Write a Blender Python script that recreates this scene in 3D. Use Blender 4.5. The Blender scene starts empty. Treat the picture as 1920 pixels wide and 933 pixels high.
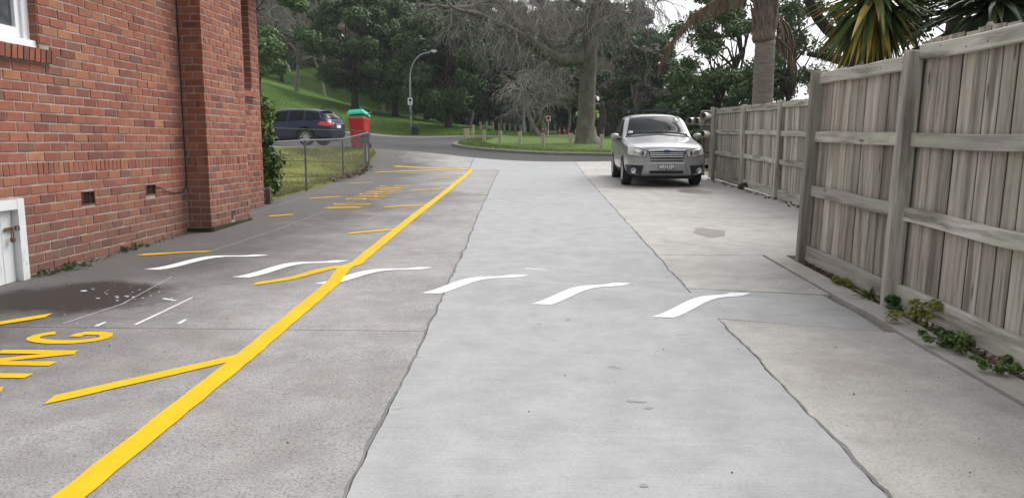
import bpy, bmesh, math, random
import numpy as np
from mathutils import Vector, Matrix, noise as mnoise
from mathutils.bvhtree import BVHTree

R = math.radians
rng = np.random.default_rng(7)
random.seed(7)
scene = bpy.context.scene
COL = scene.collection

# ------------------------------------------------------------------ camera
PW, PH, PF = 1920.0, 933.0, 1442.0          # photograph size and focal length in its pixels
CAM_H = 1.30
PITCH = math.atan((PH/2-269)/PF)
YAW = math.atan((1020-PW/2)/math.hypot(PF, PH/2-269))
FW = np.array([-math.sin(YAW)*math.cos(PITCH), math.cos(YAW)*math.cos(PITCH), -math.sin(PITCH)])
RT = np.array([math.cos(YAW), math.sin(YAW), 0.0])
UP = np.cross(RT, FW)
cam_data = bpy.data.cameras.new('camera')
cam_data.sensor_width = 36.0
cam_data.lens = PF/PW*36.0
cam_data.clip_start = 0.05
cam_data.clip_end = 3000
cam = bpy.data.objects.new('camera', cam_data)
COL.objects.link(cam)
m = Matrix.Identity(4)
for i in range(3):
    m[i][0], m[i][1], m[i][2] = RT[i], UP[i], -FW[i]
m[2][3] = CAM_H
cam.matrix_world = m
scene.camera = cam
scene.render.resolution_x, scene.render.resolution_y = 1024, 497

# ------------------------------------------------------------------ sky, sun, exposure
SUN_EL, SUN_AZ = R(52), R(48)               # azimuth measured from +Y towards +X
world = bpy.data.worlds.new('World')
scene.world = world
world.use_nodes = True
wn, wl = world.node_tree.nodes, world.node_tree.links
wn.clear()
sky = wn.new('ShaderNodeTexSky')
sky.sky_type = 'NISHITA'
sky.sun_disc = False
sky.sun_elevation = SUN_EL
sky.sun_rotation = SUN_AZ
sky.air_density = 1.0
sky.dust_density = 4.0
sky.ozone_density = 1.0
hsv = wn.new('ShaderNodeHueSaturation')     # overcast: a grey-white cloud deck
hsv.inputs['Saturation'].default_value = 0.10
bg = wn.new('ShaderNodeBackground')
bg.inputs['Strength'].default_value = 0.15
out = wn.new('ShaderNodeOutputWorld')
wl.new(sky.outputs[0], hsv.inputs['Color'])
wl.new(hsv.outputs[0], bg.inputs['Color'])
wl.new(bg.outputs[0], out.inputs['Surface'])
sd = bpy.data.lights.new('sun', 'SUN')
sd.energy = 0.6
sd.angle = R(40)
sd.color = (1.0, 0.96, 0.90)
sun = bpy.data.objects.new('sun', sd)
COL.objects.link(sun)
dirv = Vector((math.sin(SUN_AZ)*math.cos(SUN_EL), math.cos(SUN_AZ)*math.cos(SUN_EL), math.sin(SUN_EL)))
sun.rotation_euler = dirv.to_track_quat('Z', 'Y').to_euler()
sun.location = (0, 0, 40)
vs = scene.view_settings
vs.view_transform = 'Standard'
vs.look = 'None'
vs.gamma = 1.0
vs.exposure = 0.88
vs.use_curve_mapping = False

# ------------------------------------------------------------------ photo geometry helpers
def ray(px, py):
    return FW + RT*((px-PW/2)/PF) + UP*((PH/2-py)/PF)
def at_y(px, py, Y):
    d = ray(px, py); p = d*(Y/d[1]); return np.array([p[0], p[1], p[2]+CAM_H])
def at_x(px, py, X):
    d = ray(px, py); p = d*(X/d[0]); return np.array([p[0], p[1], p[2]+CAM_H])

# terrain: a smooth surface through surveyed points
_c = []
for X in (-8, -4.5, 0, 4.5, 9):
    for Y in (-6, 0, 4, 8, 12, 16):
        _c.append((X, Y, .02*Y))
for X in (-3.5, 0, 4.2): _c.append((X, 20, .40))
for px, py, Y in [(694,310,24.6),(505,309,24),(717,290,26.2),(675,281,27.3),(585,277,30),(500,277,28.5),
                  (905,297,29),(1080,303,29),(1145,303,28.5),(1069,288,38),(1127,290,38),(938,278,42.5),(910,275,44.5),
                  (845,272,46),(872,265,53),(1100,273,46),(1000,258,72),(1060,258,70),(905,256,66),(770,257,66),
                  (700,262,58),(850,257,66),(770,252,71),(1300,262,70),
                  (500,160,85),(600,195,85),(700,222,85),(667,207,88),(540,135,120),(700,205,115),(841,240,76),
                  (850,232,100),(1000,248,100)]:
    _c.append(tuple(at_y(px, py, Y)))
_c += [(8,28,.45),(16,30,.35),(25,40,.4),(60,30,.5),(60,100,1.5),(160,200,8),(-60,60,14),(-120,100,25),(-60,150,24),(0,160,9),
       (0,260,16),(-40,10,3),(-40,30,5),(-150,-40,8),(150,-40,0),(0,-60,-1),(-200,300,40),(200,300,12),(12,20,.1),(14,8,0)]
_c = np.array(_c)
def _phi(d2): return np.sqrt(d2+6.0)
_n = len(_c)
_A = np.zeros((_n+3, _n+3))
_d2 = ((_c[:, None, :2]-_c[None, :, :2])**2).sum(-1)
_A[:_n, :_n] = _phi(_d2) + np.eye(_n)*0.0
_A[:_n, _n:] = np.c_[np.ones(_n), _c[:, :2]]
_A[_n:, :_n] = _A[:_n, _n:].T
_w = np.linalg.solve(_A, np.r_[_c[:, 2], 0, 0, 0])
# hump across the drive
HP0, HP1 = np.array([-3.72, 6.92]), np.array([0.75, 5.26])
HD = (HP1-HP0)/np.linalg.norm(HP1-HP0)
HN = np.array([-HD[1], HD[0]])
if HN[1] < 0: HN = -HN
HUMP_H, HUMP_W = 0.043, 0.98
def hump(x, y):
    s = (x-HP0[0])*HN[0]+(y-HP0[1])*HN[1]-.06
    t = (x-HP0[0])*HD[0]+(y-HP0[1])*HD[1]
    prof = np.where((s > 0) & (s < HUMP_W), .5-.5*np.cos(2*np.pi*np.clip(s/HUMP_W, 0, 1)), 0)
    e = np.clip((t+.55)/.5, 0, 1)*np.clip((6.7-t)/1.7, 0, 1)
    e = e*e*(3-2*e)
    return HUMP_H*prof*e
def HT(x, y):
    x = np.asarray(x, float); y = np.asarray(y, float)
    sh = np.broadcast(x, y).shape
    xf, yf = np.broadcast_to(x, sh).ravel(), np.broadcast_to(y, sh).ravel()
    o = np.empty(len(xf))
    for a in range(0, len(xf), 20000):
        b = slice(a, a+20000)
        d2 = (xf[b, None]-_c[None, :, 0])**2+(yf[b, None]-_c[None, :, 1])**2
        o[b] = _phi(d2)@_w[:_n]+_w[_n]+_w[_n+1]*xf[b]+_w[_n+2]*yf[b]
    o = o.reshape(sh)
    return o+hump(x, y)
def h1(x, y): return float(HT(np.array([x]), np.array([y]))[0])
_ts = np.r_[np.arange(1.5, 12, .03), np.arange(12, 40, .15), np.arange(40, 140, .6)]
def gp(px, py):
    """point of the ground seen at a photo pixel"""
    d = ray(px, py)
    f = lambda t: CAM_H+d[2]*t-HT(d[0]*t, d[1]*t)
    v = f(_ts)
    k = np.argmax(v < 0)
    if v[k] >= 0: return d*100
    a, b = _ts[max(k-1, 0)], _ts[k]
    for _ in range(14):
        c = (a+b)/2
        if f(np.array([c]))[0] < 0: b = c
        else: a = c
    return np.array([d[0]*b, d[1]*b])

# ------------------------------------------------------------------ object helpers
def link(o, parent=None):
    COL.objects.link(o)
    if parent is not None: o.parent = parent
    return o
def tag(o, label=None, cat=None, group=None, kind=None):
    if label: o['label'] = label
    if cat: o['category'] = cat
    if group: o['group'] = group
    if kind: o['kind'] = kind
    return o
def thing(name, loc, label, cat, group=None, rz=0.0):
    e = bpy.data.objects.new(name, None)
    e.empty_display_size = .1
    link(e)
    e.location = loc
    e.rotation_euler = (0, 0, rz)
    return tag(e, label, cat, group)
def child_copy(src, parent):
    c = src.copy(); link(c, parent)
    for k in list(src.children): child_copy(k, c)
    return c

class MB:
    def __init__(s): s.v = []; s.f = []; s.n = 0
    def add(s, v, f):
        s.v.extend([tuple(map(float, p)) for p in v])
        s.f.extend([tuple(i+s.n for i in q) for q in f]); s.n += len(v); return s
    def box(s, c, d, rz=0.0, M=None):
        x, y, z = d[0]/2, d[1]/2, d[2]/2
        v = [Vector((a, b, e)) for e in (-z, z) for a, b in ((-x, -y), (x, -y), (x, y), (-x, y))]
        if rz: v = [Matrix.Rotation(rz, 3, 'Z')@p for p in v]
        if M is not None: v = [M@p for p in v]
        v = [p+Vector(c) for p in v]
        return s.add(v, [(3,2,1,0),(4,5,6,7),(0,1,5,4),(1,2,6,5),(2,3,7,6),(3,0,4,7)])
    def cbox(s, c, d, b=.01, rz=0.0):
        """box with chamfered upright edges and top/bottom"""
        x, y, z = d[0]/2, d[1]/2, d[2]/2
        rings = []
        for zz, ins in ((-z, b), (-z+b, 0), (z-b, 0), (z, b)):
            xx, yy = x-ins, y-ins
            rings.append([(-xx+b,-yy,zz),(xx-b,-yy,zz),(xx,-yy+b,zz),(xx,yy-b,zz),(xx-b,yy,zz),(-xx+b,yy,zz),(-xx,yy-b,zz),(-xx,-yy+b,zz)])
        v = [Vector(p) for r in rings for p in r]
        if rz: v = [Matrix.Rotation(rz, 3, 'Z')@p for p in v]
        v = [p+Vector(c) for p in v]
        f = [tuple(range(7, -1, -1)), tuple(range(24, 32))]
        for k in range(3):
            for i in range(8):
                j = (i+1) % 8
                f.append((k*8+i, k*8+j, k*8+8+j, k*8+8+i))
        return s.add(v, f)
    def tube(s, pts, rad, n=6, cap=True):
        pts = [Vector(p) for p in pts]
        if not hasattr(rad, '__len__'): rad = [rad]*len(pts)
        t0 = (pts[1]-pts[0]).normalized()
        a = t0.orthogonal().normalized()
        v = []
        for i, p in enumerate(pts):
            if i == 0: t = pts[1]-pts[0]
            elif i == len(pts)-1: t = pts[-1]-pts[-2]
            else: t = pts[i+1]-pts[i-1]
            t.normalize()
            a = (a-t*a.dot(t))
            if a.length < 1e-6: a = t.orthogonal()
            a.normalize(); b = t.cross(a)
            for k in range(n):
                an = 2*math.pi*k/n
                v.append(p+(a*math.cos(an)+b*math.sin(an))*rad[i])
        f = []
        for i in range(len(pts)-1):
            for k in range(n):
                j = (k+1) % n
                f.append((i*n+k, i*n+j, (i+1)*n+j, (i+1)*n+k))
        if cap:
            f.append(tuple(range(n-1, -1, -1))); f.append(tuple(range((len(pts)-1)*n, len(pts)*n)))
        return s.add(v, f)
    def lathe(s, prof, n=16, M=None, c=(0, 0, 0)):
        """prof: (r, z) list"""
        v = []
        for r, z in prof:
            for k in range(n):
                a = 2*math.pi*k/n
                p = Vector((r*math.cos(a), r*math.sin(a), z))
                if M is not None: p = M@p
                v.append(p+Vector(c))
        f = []
        for i in range(len(prof)-1):
            for k in range(n):
                j = (k+1) % n
                f.append((i*n+k, i*n+j, (i+1)*n+j, (i+1)*n+k))
        f.append(tuple(range(n-1, -1, -1))); f.append(tuple(range((len(prof)-1)*n, len(prof)*n)))
        return s.add(v, f)
    def mesh(s, name, mat=None, smooth=False):
        me = bpy.data.meshes.new(name)
        me.from_pydata(s.v, [], s.f)
        if mat is not None: me.materials.append(mat)
        if smooth: me.polygons.foreach_set('use_smooth', [True]*len(me.polygons))
        me.update()
        return me
    def build(s, name, mat=None, parent=None, smooth=False):
        return link(bpy.data.objects.new(name, s.mesh(name, mat, smooth)), parent)

# ------------------------------------------------------------------ materials
class NT:
    def __init__(s, name):
        s.m = bpy.data.materials.new(name); s.m.use_nodes = True
        s.n, s.l = s.m.node_tree.nodes, s.m.node_tree.links
        s.b = s.n['Principled BSDF']
        s._pos = None
    def pos(s, kind='pos'):
        if kind == 'pos':
            if s._pos is None: s._pos = s.n.new('ShaderNodeNewGeometry')
            return s._pos.outputs['Position']
        t = s.n.new('ShaderNodeTexCoord'); return t.outputs['Object']
    def map(s, vec, scale=(1,1,1), loc=(0,0,0), rot=(0,0,0)):
        k = s.n.new('ShaderNodeMapping'); k.inputs['Scale'].default_value = scale
        k.inputs['Location'].default_value = loc; k.inputs['Rotation'].default_value = rot
        s.l.new(vec, k.inputs['Vector']); return k.outputs[0]
    def noise(s, vec, scale, detail=4, rough=.55, dist=0):
        k = s.n.new('ShaderNodeTexNoise'); k.inputs['Scale'].default_value = scale
        k.inputs['Detail'].default_value = detail; k.inputs['Roughness'].default_value = rough
        k.inputs['Distortion'].default_value = dist
        s.l.new(vec, k.inputs['Vector']); return k.outputs['Fac']
    def vor(s, vec, scale, feature='F1'):
        k = s.n.new('ShaderNodeTexVoronoi'); k.inputs['Scale'].default_value = scale; k.feature = feature
        s.l.new(vec, k.inputs['Vector']); return k.outputs['Distance']
    def ramp(s, fac, stops):
        k = s.n.new('ShaderNodeValToRGB'); e = k.color_ramp.elements
        while len(e) > 1: e.remove(e[-1])
        for i, (p, c) in enumerate(stops):
            if not hasattr(c, '__len__'): c = (c, c, c)
            el = e[0] if i == 0 else e.new(p)
            el.position = p; el.color = (*c[:3], 1)
        s.l.new(fac, k.inputs['Fac']); return k.outputs['Color']
    def math(s, op, a, b=None, clamp=False):
        k = s.n.new('ShaderNodeMath'); k.operation = op; k.use_clamp = clamp
        for i, x in enumerate((a, b)):
            if x is None: continue
            if isinstance(x, (int, float)): k.inputs[i].default_value = x
            else: s.l.new(x, k.inputs[i])
        return k.outputs[0]
    def mix(s, fac, a, b, mode='MIX'):
        k = s.n.new('ShaderNodeMix'); k.data_type = 'RGBA'; k.blend_type = mode
        for sock, x in ((k.inputs[0], fac), (k.inputs[6], a), (k.inputs[7], b)):
            if isinstance(x, (int, float)): sock.default_value = x
            elif isinstance(x, tuple): sock.default_value = (*x[:3], 1)
            else: s.l.new(x, sock)
        return k.outputs[2]
    def rand(s):
        o = s.n.new('ShaderNodeObjectInfo'); g = s.n.new('ShaderNodeNewGeometry')
        a = s.math('ADD', o.outputs['Random'], g.outputs['Random Per Island'])
        return s.math('FRACT', a)
    def sep(s, vec):
        k = s.n.new('ShaderNodeSeparateXYZ'); s.l.new(vec, k.inputs[0]); return k.outputs
    def bump(s, h, strength=.3, dist=.01):
        k = s.n.new('ShaderNodeBump'); k.inputs['Strength'].default_value = strength; k.inputs['Distance'].default_value = dist
        s.l.new(h, k.inputs['Height']); s.l.new(k.outputs[0], s.b.inputs['Normal'])
    def col(s, c):
        if isinstance(c, tuple): s.b.inputs['Base Color'].default_value = (*c[:3], 1)
        else: s.l.new(c, s.b.inputs['Base Color'])
    def set(s, **k):
        for a, v in k.items():
            i = s.b.inputs[a.replace('_', ' ')]
            if isinstance(v, (int, float)): i.default_value = v
            elif isinstance(v, tuple): i.default_value = v
            else: s.l.new(v, i)
        return s
def simple(name, c1, c2=None, scale=4, rough=.8, bump=0, bscale=60, metal=0, coords='obj', stretch=(1,1,1), rnd=0, lo=.35, hi=.65, coat=0, spec=.4):
    t = NT(name)
    c2 = c2 or tuple(x*.8 for x in c1)
    v = t.map(t.pos(coords), stretch)
    c = t.ramp(t.noise(v, scale, 6), [(lo, c1), (hi, c2)])
    if rnd:
        r = t.rand(); k = t.math('ADD', t.math('MULTIPLY', r, rnd*2), 1-rnd)
        c = t.mix(1.0, c, k, 'MULTIPLY')
    t.col(c)
    t.set(Roughness=rough, Metallic=metal)
    t.b.inputs['Specular IOR Level'].default_value = spec
    if coat: t.b.inputs['Coat Weight'].default_value = coat; t.b.inputs['Coat Roughness'].default_value = .06
    if bump: t.bump(t.noise(v, bscale, 4), bump)
    return t.m

# ================================================================== GROUND
def concrete(name, ca, cb, speck, dark_left=False, streak=0.0, rough=.85, bumpn=.25, stain=0.0):
    t = NT(name); p = t.pos()
    big = t.noise(p, .55, 5, .6)
    med = t.noise(p, 4.5, 5, .6)
    fine = t.noise(p, 85, 4, .85)
    c = t.ramp(big, [(.32, ca), (.68, cb)])
    c = t.mix(.45, c, t.ramp(med, [(.3, tuple(x*.78 for x in ca)), (.7, tuple(x*1.12 for x in cb))]))
    if stain:
        s1 = t.ramp(t.noise(p, .8, 6, .7, .4), [(.50, 0.0), (.66, 1.0)])
        c = t.mix(t.math('MULTIPLY', s1, stain), c, (.27, .238, .205))
        s2 = t.ramp(t.noise(t.map(p, (1.6, 2.6, 1), (7, 3, 0)), 1.0, 5, .7), [(.58, 0.0), (.74, 1.0)])
        c = t.mix(t.math('MULTIPLY', s2, stain*.9), c, (.20, .19, .18))
        s3 = t.ramp(t.noise(t.map(p, (1.1, 1.7, 1), (3, 9, 0)), 1.0, 5, .65), [(.58, 0.0), (.76, 1.0)])
        c = t.mix(t.math('MULTIPLY', s3, stain*.6), c, (.52, .50, .48))
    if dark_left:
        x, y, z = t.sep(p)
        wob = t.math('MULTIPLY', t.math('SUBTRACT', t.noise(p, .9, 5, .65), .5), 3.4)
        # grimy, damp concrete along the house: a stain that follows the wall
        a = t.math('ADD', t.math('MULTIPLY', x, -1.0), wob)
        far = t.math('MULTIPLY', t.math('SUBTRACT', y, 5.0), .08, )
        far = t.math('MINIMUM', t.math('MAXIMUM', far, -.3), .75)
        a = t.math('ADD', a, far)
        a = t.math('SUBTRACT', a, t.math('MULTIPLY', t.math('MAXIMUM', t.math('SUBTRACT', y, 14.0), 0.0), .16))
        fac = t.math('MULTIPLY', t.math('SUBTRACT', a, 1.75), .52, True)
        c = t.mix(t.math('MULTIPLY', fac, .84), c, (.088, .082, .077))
        # brown oil patch
        dx = t.math('MULTIPLY', t.math('ADD', x, 3.62), 1.05)
        dy = t.math('MULTIPLY', t.math('SUBTRACT', y, 5.75), 1.25)
        d = t.math('SQRT', t.math('ADD', t.math('MULTIPLY', dx, dx), t.math('MULTIPLY', dy, dy)))
        d = t.math('ADD', d, t.math('MULTIPLY', t.math('SUBTRACT', t.noise(p, 2.2, 5, .7), .5), .9))
        fo = t.math('SUBTRACT', 1.0, t.math('MULTIPLY', t.math('SUBTRACT', d, .56), 3.4), True)
        fo = t.math('MULTIPLY', fo, .92)
        c = t.mix(fo, c, (.034, .025, .022))
    sp = t.ramp(fine, [(.36, 1-speck), (.47, 1-speck*.25), (.58, 1.0)])
    c = t.mix(1.0, c, sp, 'MULTIPLY')
    pit = t.ramp(t.noise(p, 33, 2, .5), [(.20, .6), (.26, 1.0)])
    c = t.mix(.3, c, t.mix(1.0, c, pit, 'MULTIPLY'))
    if streak:
        st = t.noise(t.map(p, (2.2, 75, 1)), 1.0, 6, .7)
        c = t.mix(1.0, c, t.ramp(st, [(.3, 1-streak), (.7, 1.0)]), 'MULTIPLY')
        mark = t.ramp(t.noise(t.map(p, (5, 13, 1)), 1.0, 3, .5), [(.24, .68), (.30, 1.0)])
        c = t.mix(1.0, c, mark, 'MULTIPLY')
        t.bump(t.math('ADD', t.math('MULTIPLY', st, .7), t.math('MULTIPLY', fine, .3)), bumpn, .004)
    else:
        t.bump(t.math('ADD', fine, t.math('MULTIPLY', med, .5)), bumpn, .006)
    t.col(c)
    t.set(Roughness=rough); t.b.inputs['Specular IOR Level'].default_value = .3
    return t.m
M_OLD_L = concrete('worn_grey_concrete', (.315,.306,.298), (.425,.417,.409), .62, True, 0, .85, 1.0, .35)
M_OLD_R = concrete('weathered_warm_concrete', (.41,.396,.378), (.50,.486,.466), .40, False, 0, .85, .4, .42)
M_NEW = concrete('fresh_broomed_concrete', (.345,.350,.354), (.412,.416,.42), .22, False, .12, .7, .35, .08)
M_KERB = concrete('kerb_concrete', (.38,.355,.33), (.49,.465,.435), .3, False, 0, .9, .35)
M_OLDKERB = concrete('mossy_kerb_concrete', (.15,.14,.11), (.26,.245,.20), .4, False, 0, .95, .4)
M_DIRT = simple('packed_dirt', (.055,.045,.035), (.10,.08,.06), 6, .95, .4, 40, coords='pos')
M_JOINT = simple('joint_filler', (.13,.12,.11), (.21,.195,.18), 9, .95, .3, 60, coords='pos')
M_ASPH = simple('asphalt', (.043,.043,.046), (.066,.065,.067), .35, .85, .3, 120, coords='pos')
def grassmat(name, a, b, c3, sc=.5):
    t = NT(name); p = t.pos()
    c = t.ramp(t.noise(p, sc, 6, .65), [(.3, a), (.5, b), (.72, c3)])
    f = t.noise(p, sc*24, 4, .7)
    c = t.mix(1.0, c, t.ramp(f, [(.3, .55), (.7, 1.25)]), 'MULTIPLY')
    t.col(c); t.set(Roughness=.95); t.b.inputs['Specular IOR Level'].default_value = .15
    t.bump(f, .6, .05)
    return t.m
M_PARK = grassmat('park_grass', (.060,.122,.018), (.085,.162,.026), (.125,.195,.038), .25)
M_LAWN = grassmat('dry_lawn', (.16,.185,.034), (.24,.25,.058), (.30,.28,.085), .8)
M_ISL = grassmat('island_grass', (.075,.135,.026), (.11,.175,.040), (.15,.19,.06), .5)
M_SOIL = grassmat('leafy_ground', (.040,.040,.018), (.050,.060,.020), (.06,.07,.03), .3)

def grid(u0, u1, nu, nv, P):
    """P(u,v)->(x,y,z) arrays, faces of a grid"""
    U, V = np.meshgrid(np.linspace(u0, u1, nu+1), np.linspace(0, 1, nv+1), indexing='ij')
    v = P(U, V)
    f = []
    for i in range(nu):
        for j in range(nv):
            a = i*(nv+1)+j
            f.append((a, a+nv+1, a+nv+2, a+1))
    return v, f
def loft(name, A, B, nacross, off, mat, parent=None, skirt=0.0, power=1.0, wob=0.0):
    """ground-hugging sheet between polylines A and B (same count, (x,y))"""
    A, B = np.array(A, float), np.array(B, float)
    s = np.linspace(0, 1, nacross+1)**power
    P = A[:, None, :]*(1-s)[None, :, None]+B[:, None, :]*s[None, :, None]
    Z = HT(P[..., 0], P[..., 1])+off
    n, mm = P.shape[0], P.shape[1]
    V = np.dstack([P, Z]).reshape(-1, 3)
    if wob: V[:, 2] += np.array([mnoise.noise(Vector((x*.9, y*.9, 3)))*wob for x, y, z in V])
    F = [(i*mm+j, i*mm+j+1, (i+1)*mm+j+1, (i+1)*mm+j) for i in range(n-1) for j in range(mm-1)]
    a, b, c = V[F[0][0]], V[F[0][1]], V[F[0][2]]
    if np.cross(b-a, c-b)[2] < 0: F = [q[::-1] for q in F]
    mb = MB(); mb.add(V, F)
    if skirt:
        ring = [j for j in range(mm)]+[i*mm+mm-1 for i in range(1, n)]+[(n-1)*mm+j for j in range(mm-2, -1, -1)]+[i*mm for i in range(n-2, 0, -1)]
        k = mb.n
        mb.add([V[i]-np.array([0, 0, skirt]) for i in ring], [])
        L = len(ring)
        mb.f += [(ring[i], ring[(i+1) % L], k+(i+1) % L, k+i) for i in range(L)]
        mb.f += [(ring[(i+1) % L], ring[i], k+i, k+(i+1) % L) for i in range(0)]
    o = mb.build(name, mat, parent)
    bm = bmesh.new(); bm.from_mesh(o.data); bmesh.ops.recalc_face_normals(bm, faces=bm.faces)
    # top must face up
    up = sum(f.normal.z for f in bm.faces)
    if up < 0: bmesh.ops.reverse_faces(bm, faces=bm.faces)
    bm.to_mesh(o.data); bm.free()
    return o
def interp(tab):
    ys = [a for a, b in tab]; xs = [b for a, b in tab]
    return lambda y: np.interp(y, ys, xs)

# --- the one ground sheet, out to the horizon
def ground_sheet():
    xs = np.unique(np.r_[np.linspace(-500, -120, 12), np.linspace(-120, -60, 13), np.arange(-60, 60, 2.0), np.linspace(60, 120, 13), np.linspace(120, 500, 12)])
    ys = np.unique(np.r_[np.linspace(-200, -20, 10), np.arange(-20, 150, 2.0), np.linspace(150, 300, 20), np.linspace(300, 700, 12)])
    X, Y = np.meshgrid(xs, ys, indexing='ij')
    Xc, Yc = np.clip(X, -180, 180), np.clip(Y, -60, 280)
    Z = HT(Xc, Yc)-.14
    V = np.stack([X, Y, Z], -1).reshape(-1, 3)
    ny = len(ys)
    F = [(i*ny+j, (i+1)*ny+j, (i+1)*ny+j+1, i*ny+j+1) for i in range(len(xs)-1) for j in range(ny-1)]
    o = MB().add(V, F).build('ground', M_SOIL)
    tag(o, kind='structure')
ground_sheet()

# --- driveway
fA = interp([(-2,-.62),(2.5,-.69),(4.4,-.74),(6.6,-.79),(12,-1.0),(23.55,-1.38)])
fB = interp([(-2,1.30),(2.6,1.24),(5.24,1.20),(6.26,1.17),(29.2,1.11)])
def jag(y, amp, seed):
    return np.array([mnoise.noise(Vector((v*1.9, seed, 0)))*.6+mnoise.noise(Vector((v*5, seed, 5)))*.45+mnoise.noise(Vector((v*19, seed, 9)))*.28 for v in y])*amp
def yrange(a, b):
    out = [a]
    while out[-1] < b-1e-6:
        s = .05 if 4 < out[-1] < 9 else (.07 if out[-1] < 14 else .25)
        out.append(min(b, out[-1]+s))
    return np.array(out)
G = .005
drive = loft('driveway', [(-5.2, y) for y in yrange(-2, 29.4)], [(5.0 if y > 7.9 else 2.62, y) for y in yrange(-2, 29.4)], 40, -.022, M_JOINT)
tag(drive, kind='structure')
jA = lambda y: fA(y)+jag(y, .030, 1.3)
jB = lambda y: fB(y)+jag(y, .035, 8.1)
lawn_edge = interp([(-2,-5.1),(12.5,-5.1),(13,-5.0),(16,-4.98),(20,-5.2),(24.6,-5.62),(26.2,-5.75),(29.2,-7.3)])
LJ = [-2, 1.55, 4.83, 7.97, 11.39, 15.0, 19.2, 23.55]
for a, b in zip(LJ[:-1], LJ[1:]):
    y = yrange(a+G, b-G)
    jit = rng.uniform(-.001, .0008)
    loft('concrete_slab', np.c_[lawn_edge(y), y], np.c_[jA(y)-.003-np.abs(jag(y, .008, 4)), y], 34, jit, M_OLD_L, drive, .03)
# apron left of the new concrete, by the road
y = yrange(23.55+G, 28.9)
ap = interp([(23.55,-2.30),(28.9,-2.55)])
loft('concrete_slab', np.c_[lawn_edge(y), y], np.c_[ap(y)-.01, y], 20, 0.0, M_OLD_L, drive, .03)
# new strip with its cross-drive extension
y1 = yrange(-2, 23.55)
o = loft('new_concrete_strip', np.c_[jA(y1)+.003, y1], np.c_[jB(y1)-.003, y1], 26, .0018, M_NEW, drive, .03)
o['label'] = 'pale fresh broomed concrete strip down the middle'
y2 = yrange(23.55+.001, 28.95)
loft('new_concrete_strip', np.c_[ap(y2)+.01, y2], np.c_[jB(y2)-.006, y2], 20, .0018, M_NEW, drive, .03)
xn = np.linspace(1.18, 2.2, 22)
loft('new_concrete_strip', np.c_[xn, np.interp(xn, [1.18, 2.2], [5.25, 4.93])], np.c_[xn, np.interp(xn, [1.18, 2.2], [6.25, 6.04])], 20, .0014, M_NEW, drive, .02)
# right-hand slabs
y = yrange(-2, 4.9)
jn = lambda y: np.interp(y, [-2, 8], [2.30, 2.26])
v = np.linspace(0, 1, 90)
L = np.c_[0*v, -2+v*7.235]; L[:, 0] = jB(L[:, 1])+.004+np.abs(jag(L[:, 1], .008, 6))
Rr = np.c_[0*v, -2+v*6.92]; Rr[:, 0] = jn(Rr[:, 1])-.006
loft('concrete_slab', L, Rr, 14, 0.0, M_OLD_R, drive, .03)
v = np.linspace(0, 1, 36)
L = np.c_[0*v, 6.275+v*(7.955-6.275)]; L[:, 0] = jB(L[:, 1])+.004+np.abs(jag(L[:, 1], .008, 6))
Rr = np.c_[0*v, 6.07+v*(7.955-6.07)]; Rr[:, 0] = jn(Rr[:, 1])-.006
loft('concrete_slab', L, Rr, 14, 0.0, M_OLD_R, drive, .03)
for a, b in zip([7.965, 11.35, 15.0, 19.2, 23.55], [11.35, 15.0, 19.2, 23.55, 28.95]):
    y = yrange(a+G, b-G)
    loft('concrete_slab', np.c_[jB(y)+.004+np.abs(jag(y, .008, 6)), y], np.c_[np.interp(y, [7.96, 29], [4.28, 4.6]), y], 18, rng.uniform(-.001, .0006), M_OLD_R, drive, .03)
# raised edge strip along the fence
for a, b in ((-2, 1.2), (1.2, 4.72), (4.72, 7.95)):
    y = yrange(a+.003, b-.003)
    loft('kerb_strip', np.c_[jn(y)+.004, y], np.c_[np.interp(y, [-2, 8], [2.50, 2.47])+jag(y, .012, 3), y], 4, .014, M_KERB, drive, .05)
bed = loft('garden_bed', [(2.46, y) for y in np.arange(-2, 7.95, .1)], [(2.95, y) for y in np.arange(-2, 7.95, .1)], 6, -.006, M_DIRT, None, 0, 1, .03)
tag(bed, kind='structure')

# --- the street: one asphalt sheet, island and verges on it
road_near = [(-40,33),(-25,31.5),(-15,29.8),(-9,29.0),(-7.3,29.2),(-4,28.95),(-2,28.8),(0,28.7),(3,28.6),(8,28.2),(16,27.5),(30,27),(60,27)]
road_far = [(-40,55),(-30,58),(-24,59),(-19,61),(-14,64.5),(-9,67),(-4,68.5),(0,76),(3,84),(8,90),(16,94),(30,96),(60,96)]
def dens(p, n):
    p = np.array(p, float); d = np.r_[0, np.cumsum(np.linalg.norm(np.diff(p, axis=0), axis=1))]; s = np.linspace(0, d[-1], n)
    return np.c_[np.interp(s, d, p[:, 0]), np.interp(s, d, p[:, 1])]
xs = np.linspace(-40, 60, 220)
rn = np.c_[xs, np.interp(xs, *np.array(road_near).T)]
rf = np.c_[xs, np.interp(xs, *np.array(road_far).T)]
road = loft('road', rn, rf, 60, -.012, M_ASPH); tag(road, kind='structure')
# park lawn beyond the far kerb
park = loft('park_lawn', rf+np.array([0, .25]), np.c_[xs*3.0, np.full(len(xs), 190.)], 90, .05, M_PARK, None, .2, 1.6, .12); tag(park, kind='structure')
gut = loft('gutter_strip', rf-np.array([0, .55]), rf-np.array([0, .0]), 2, -.004, M_KERB); tag(gut, kind='structure')
kb = loft('street_kerb', rf, rf+np.array([0, .3]), 2, .09, M_KERB, None, .2); tag(kb, kind='structure')
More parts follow.
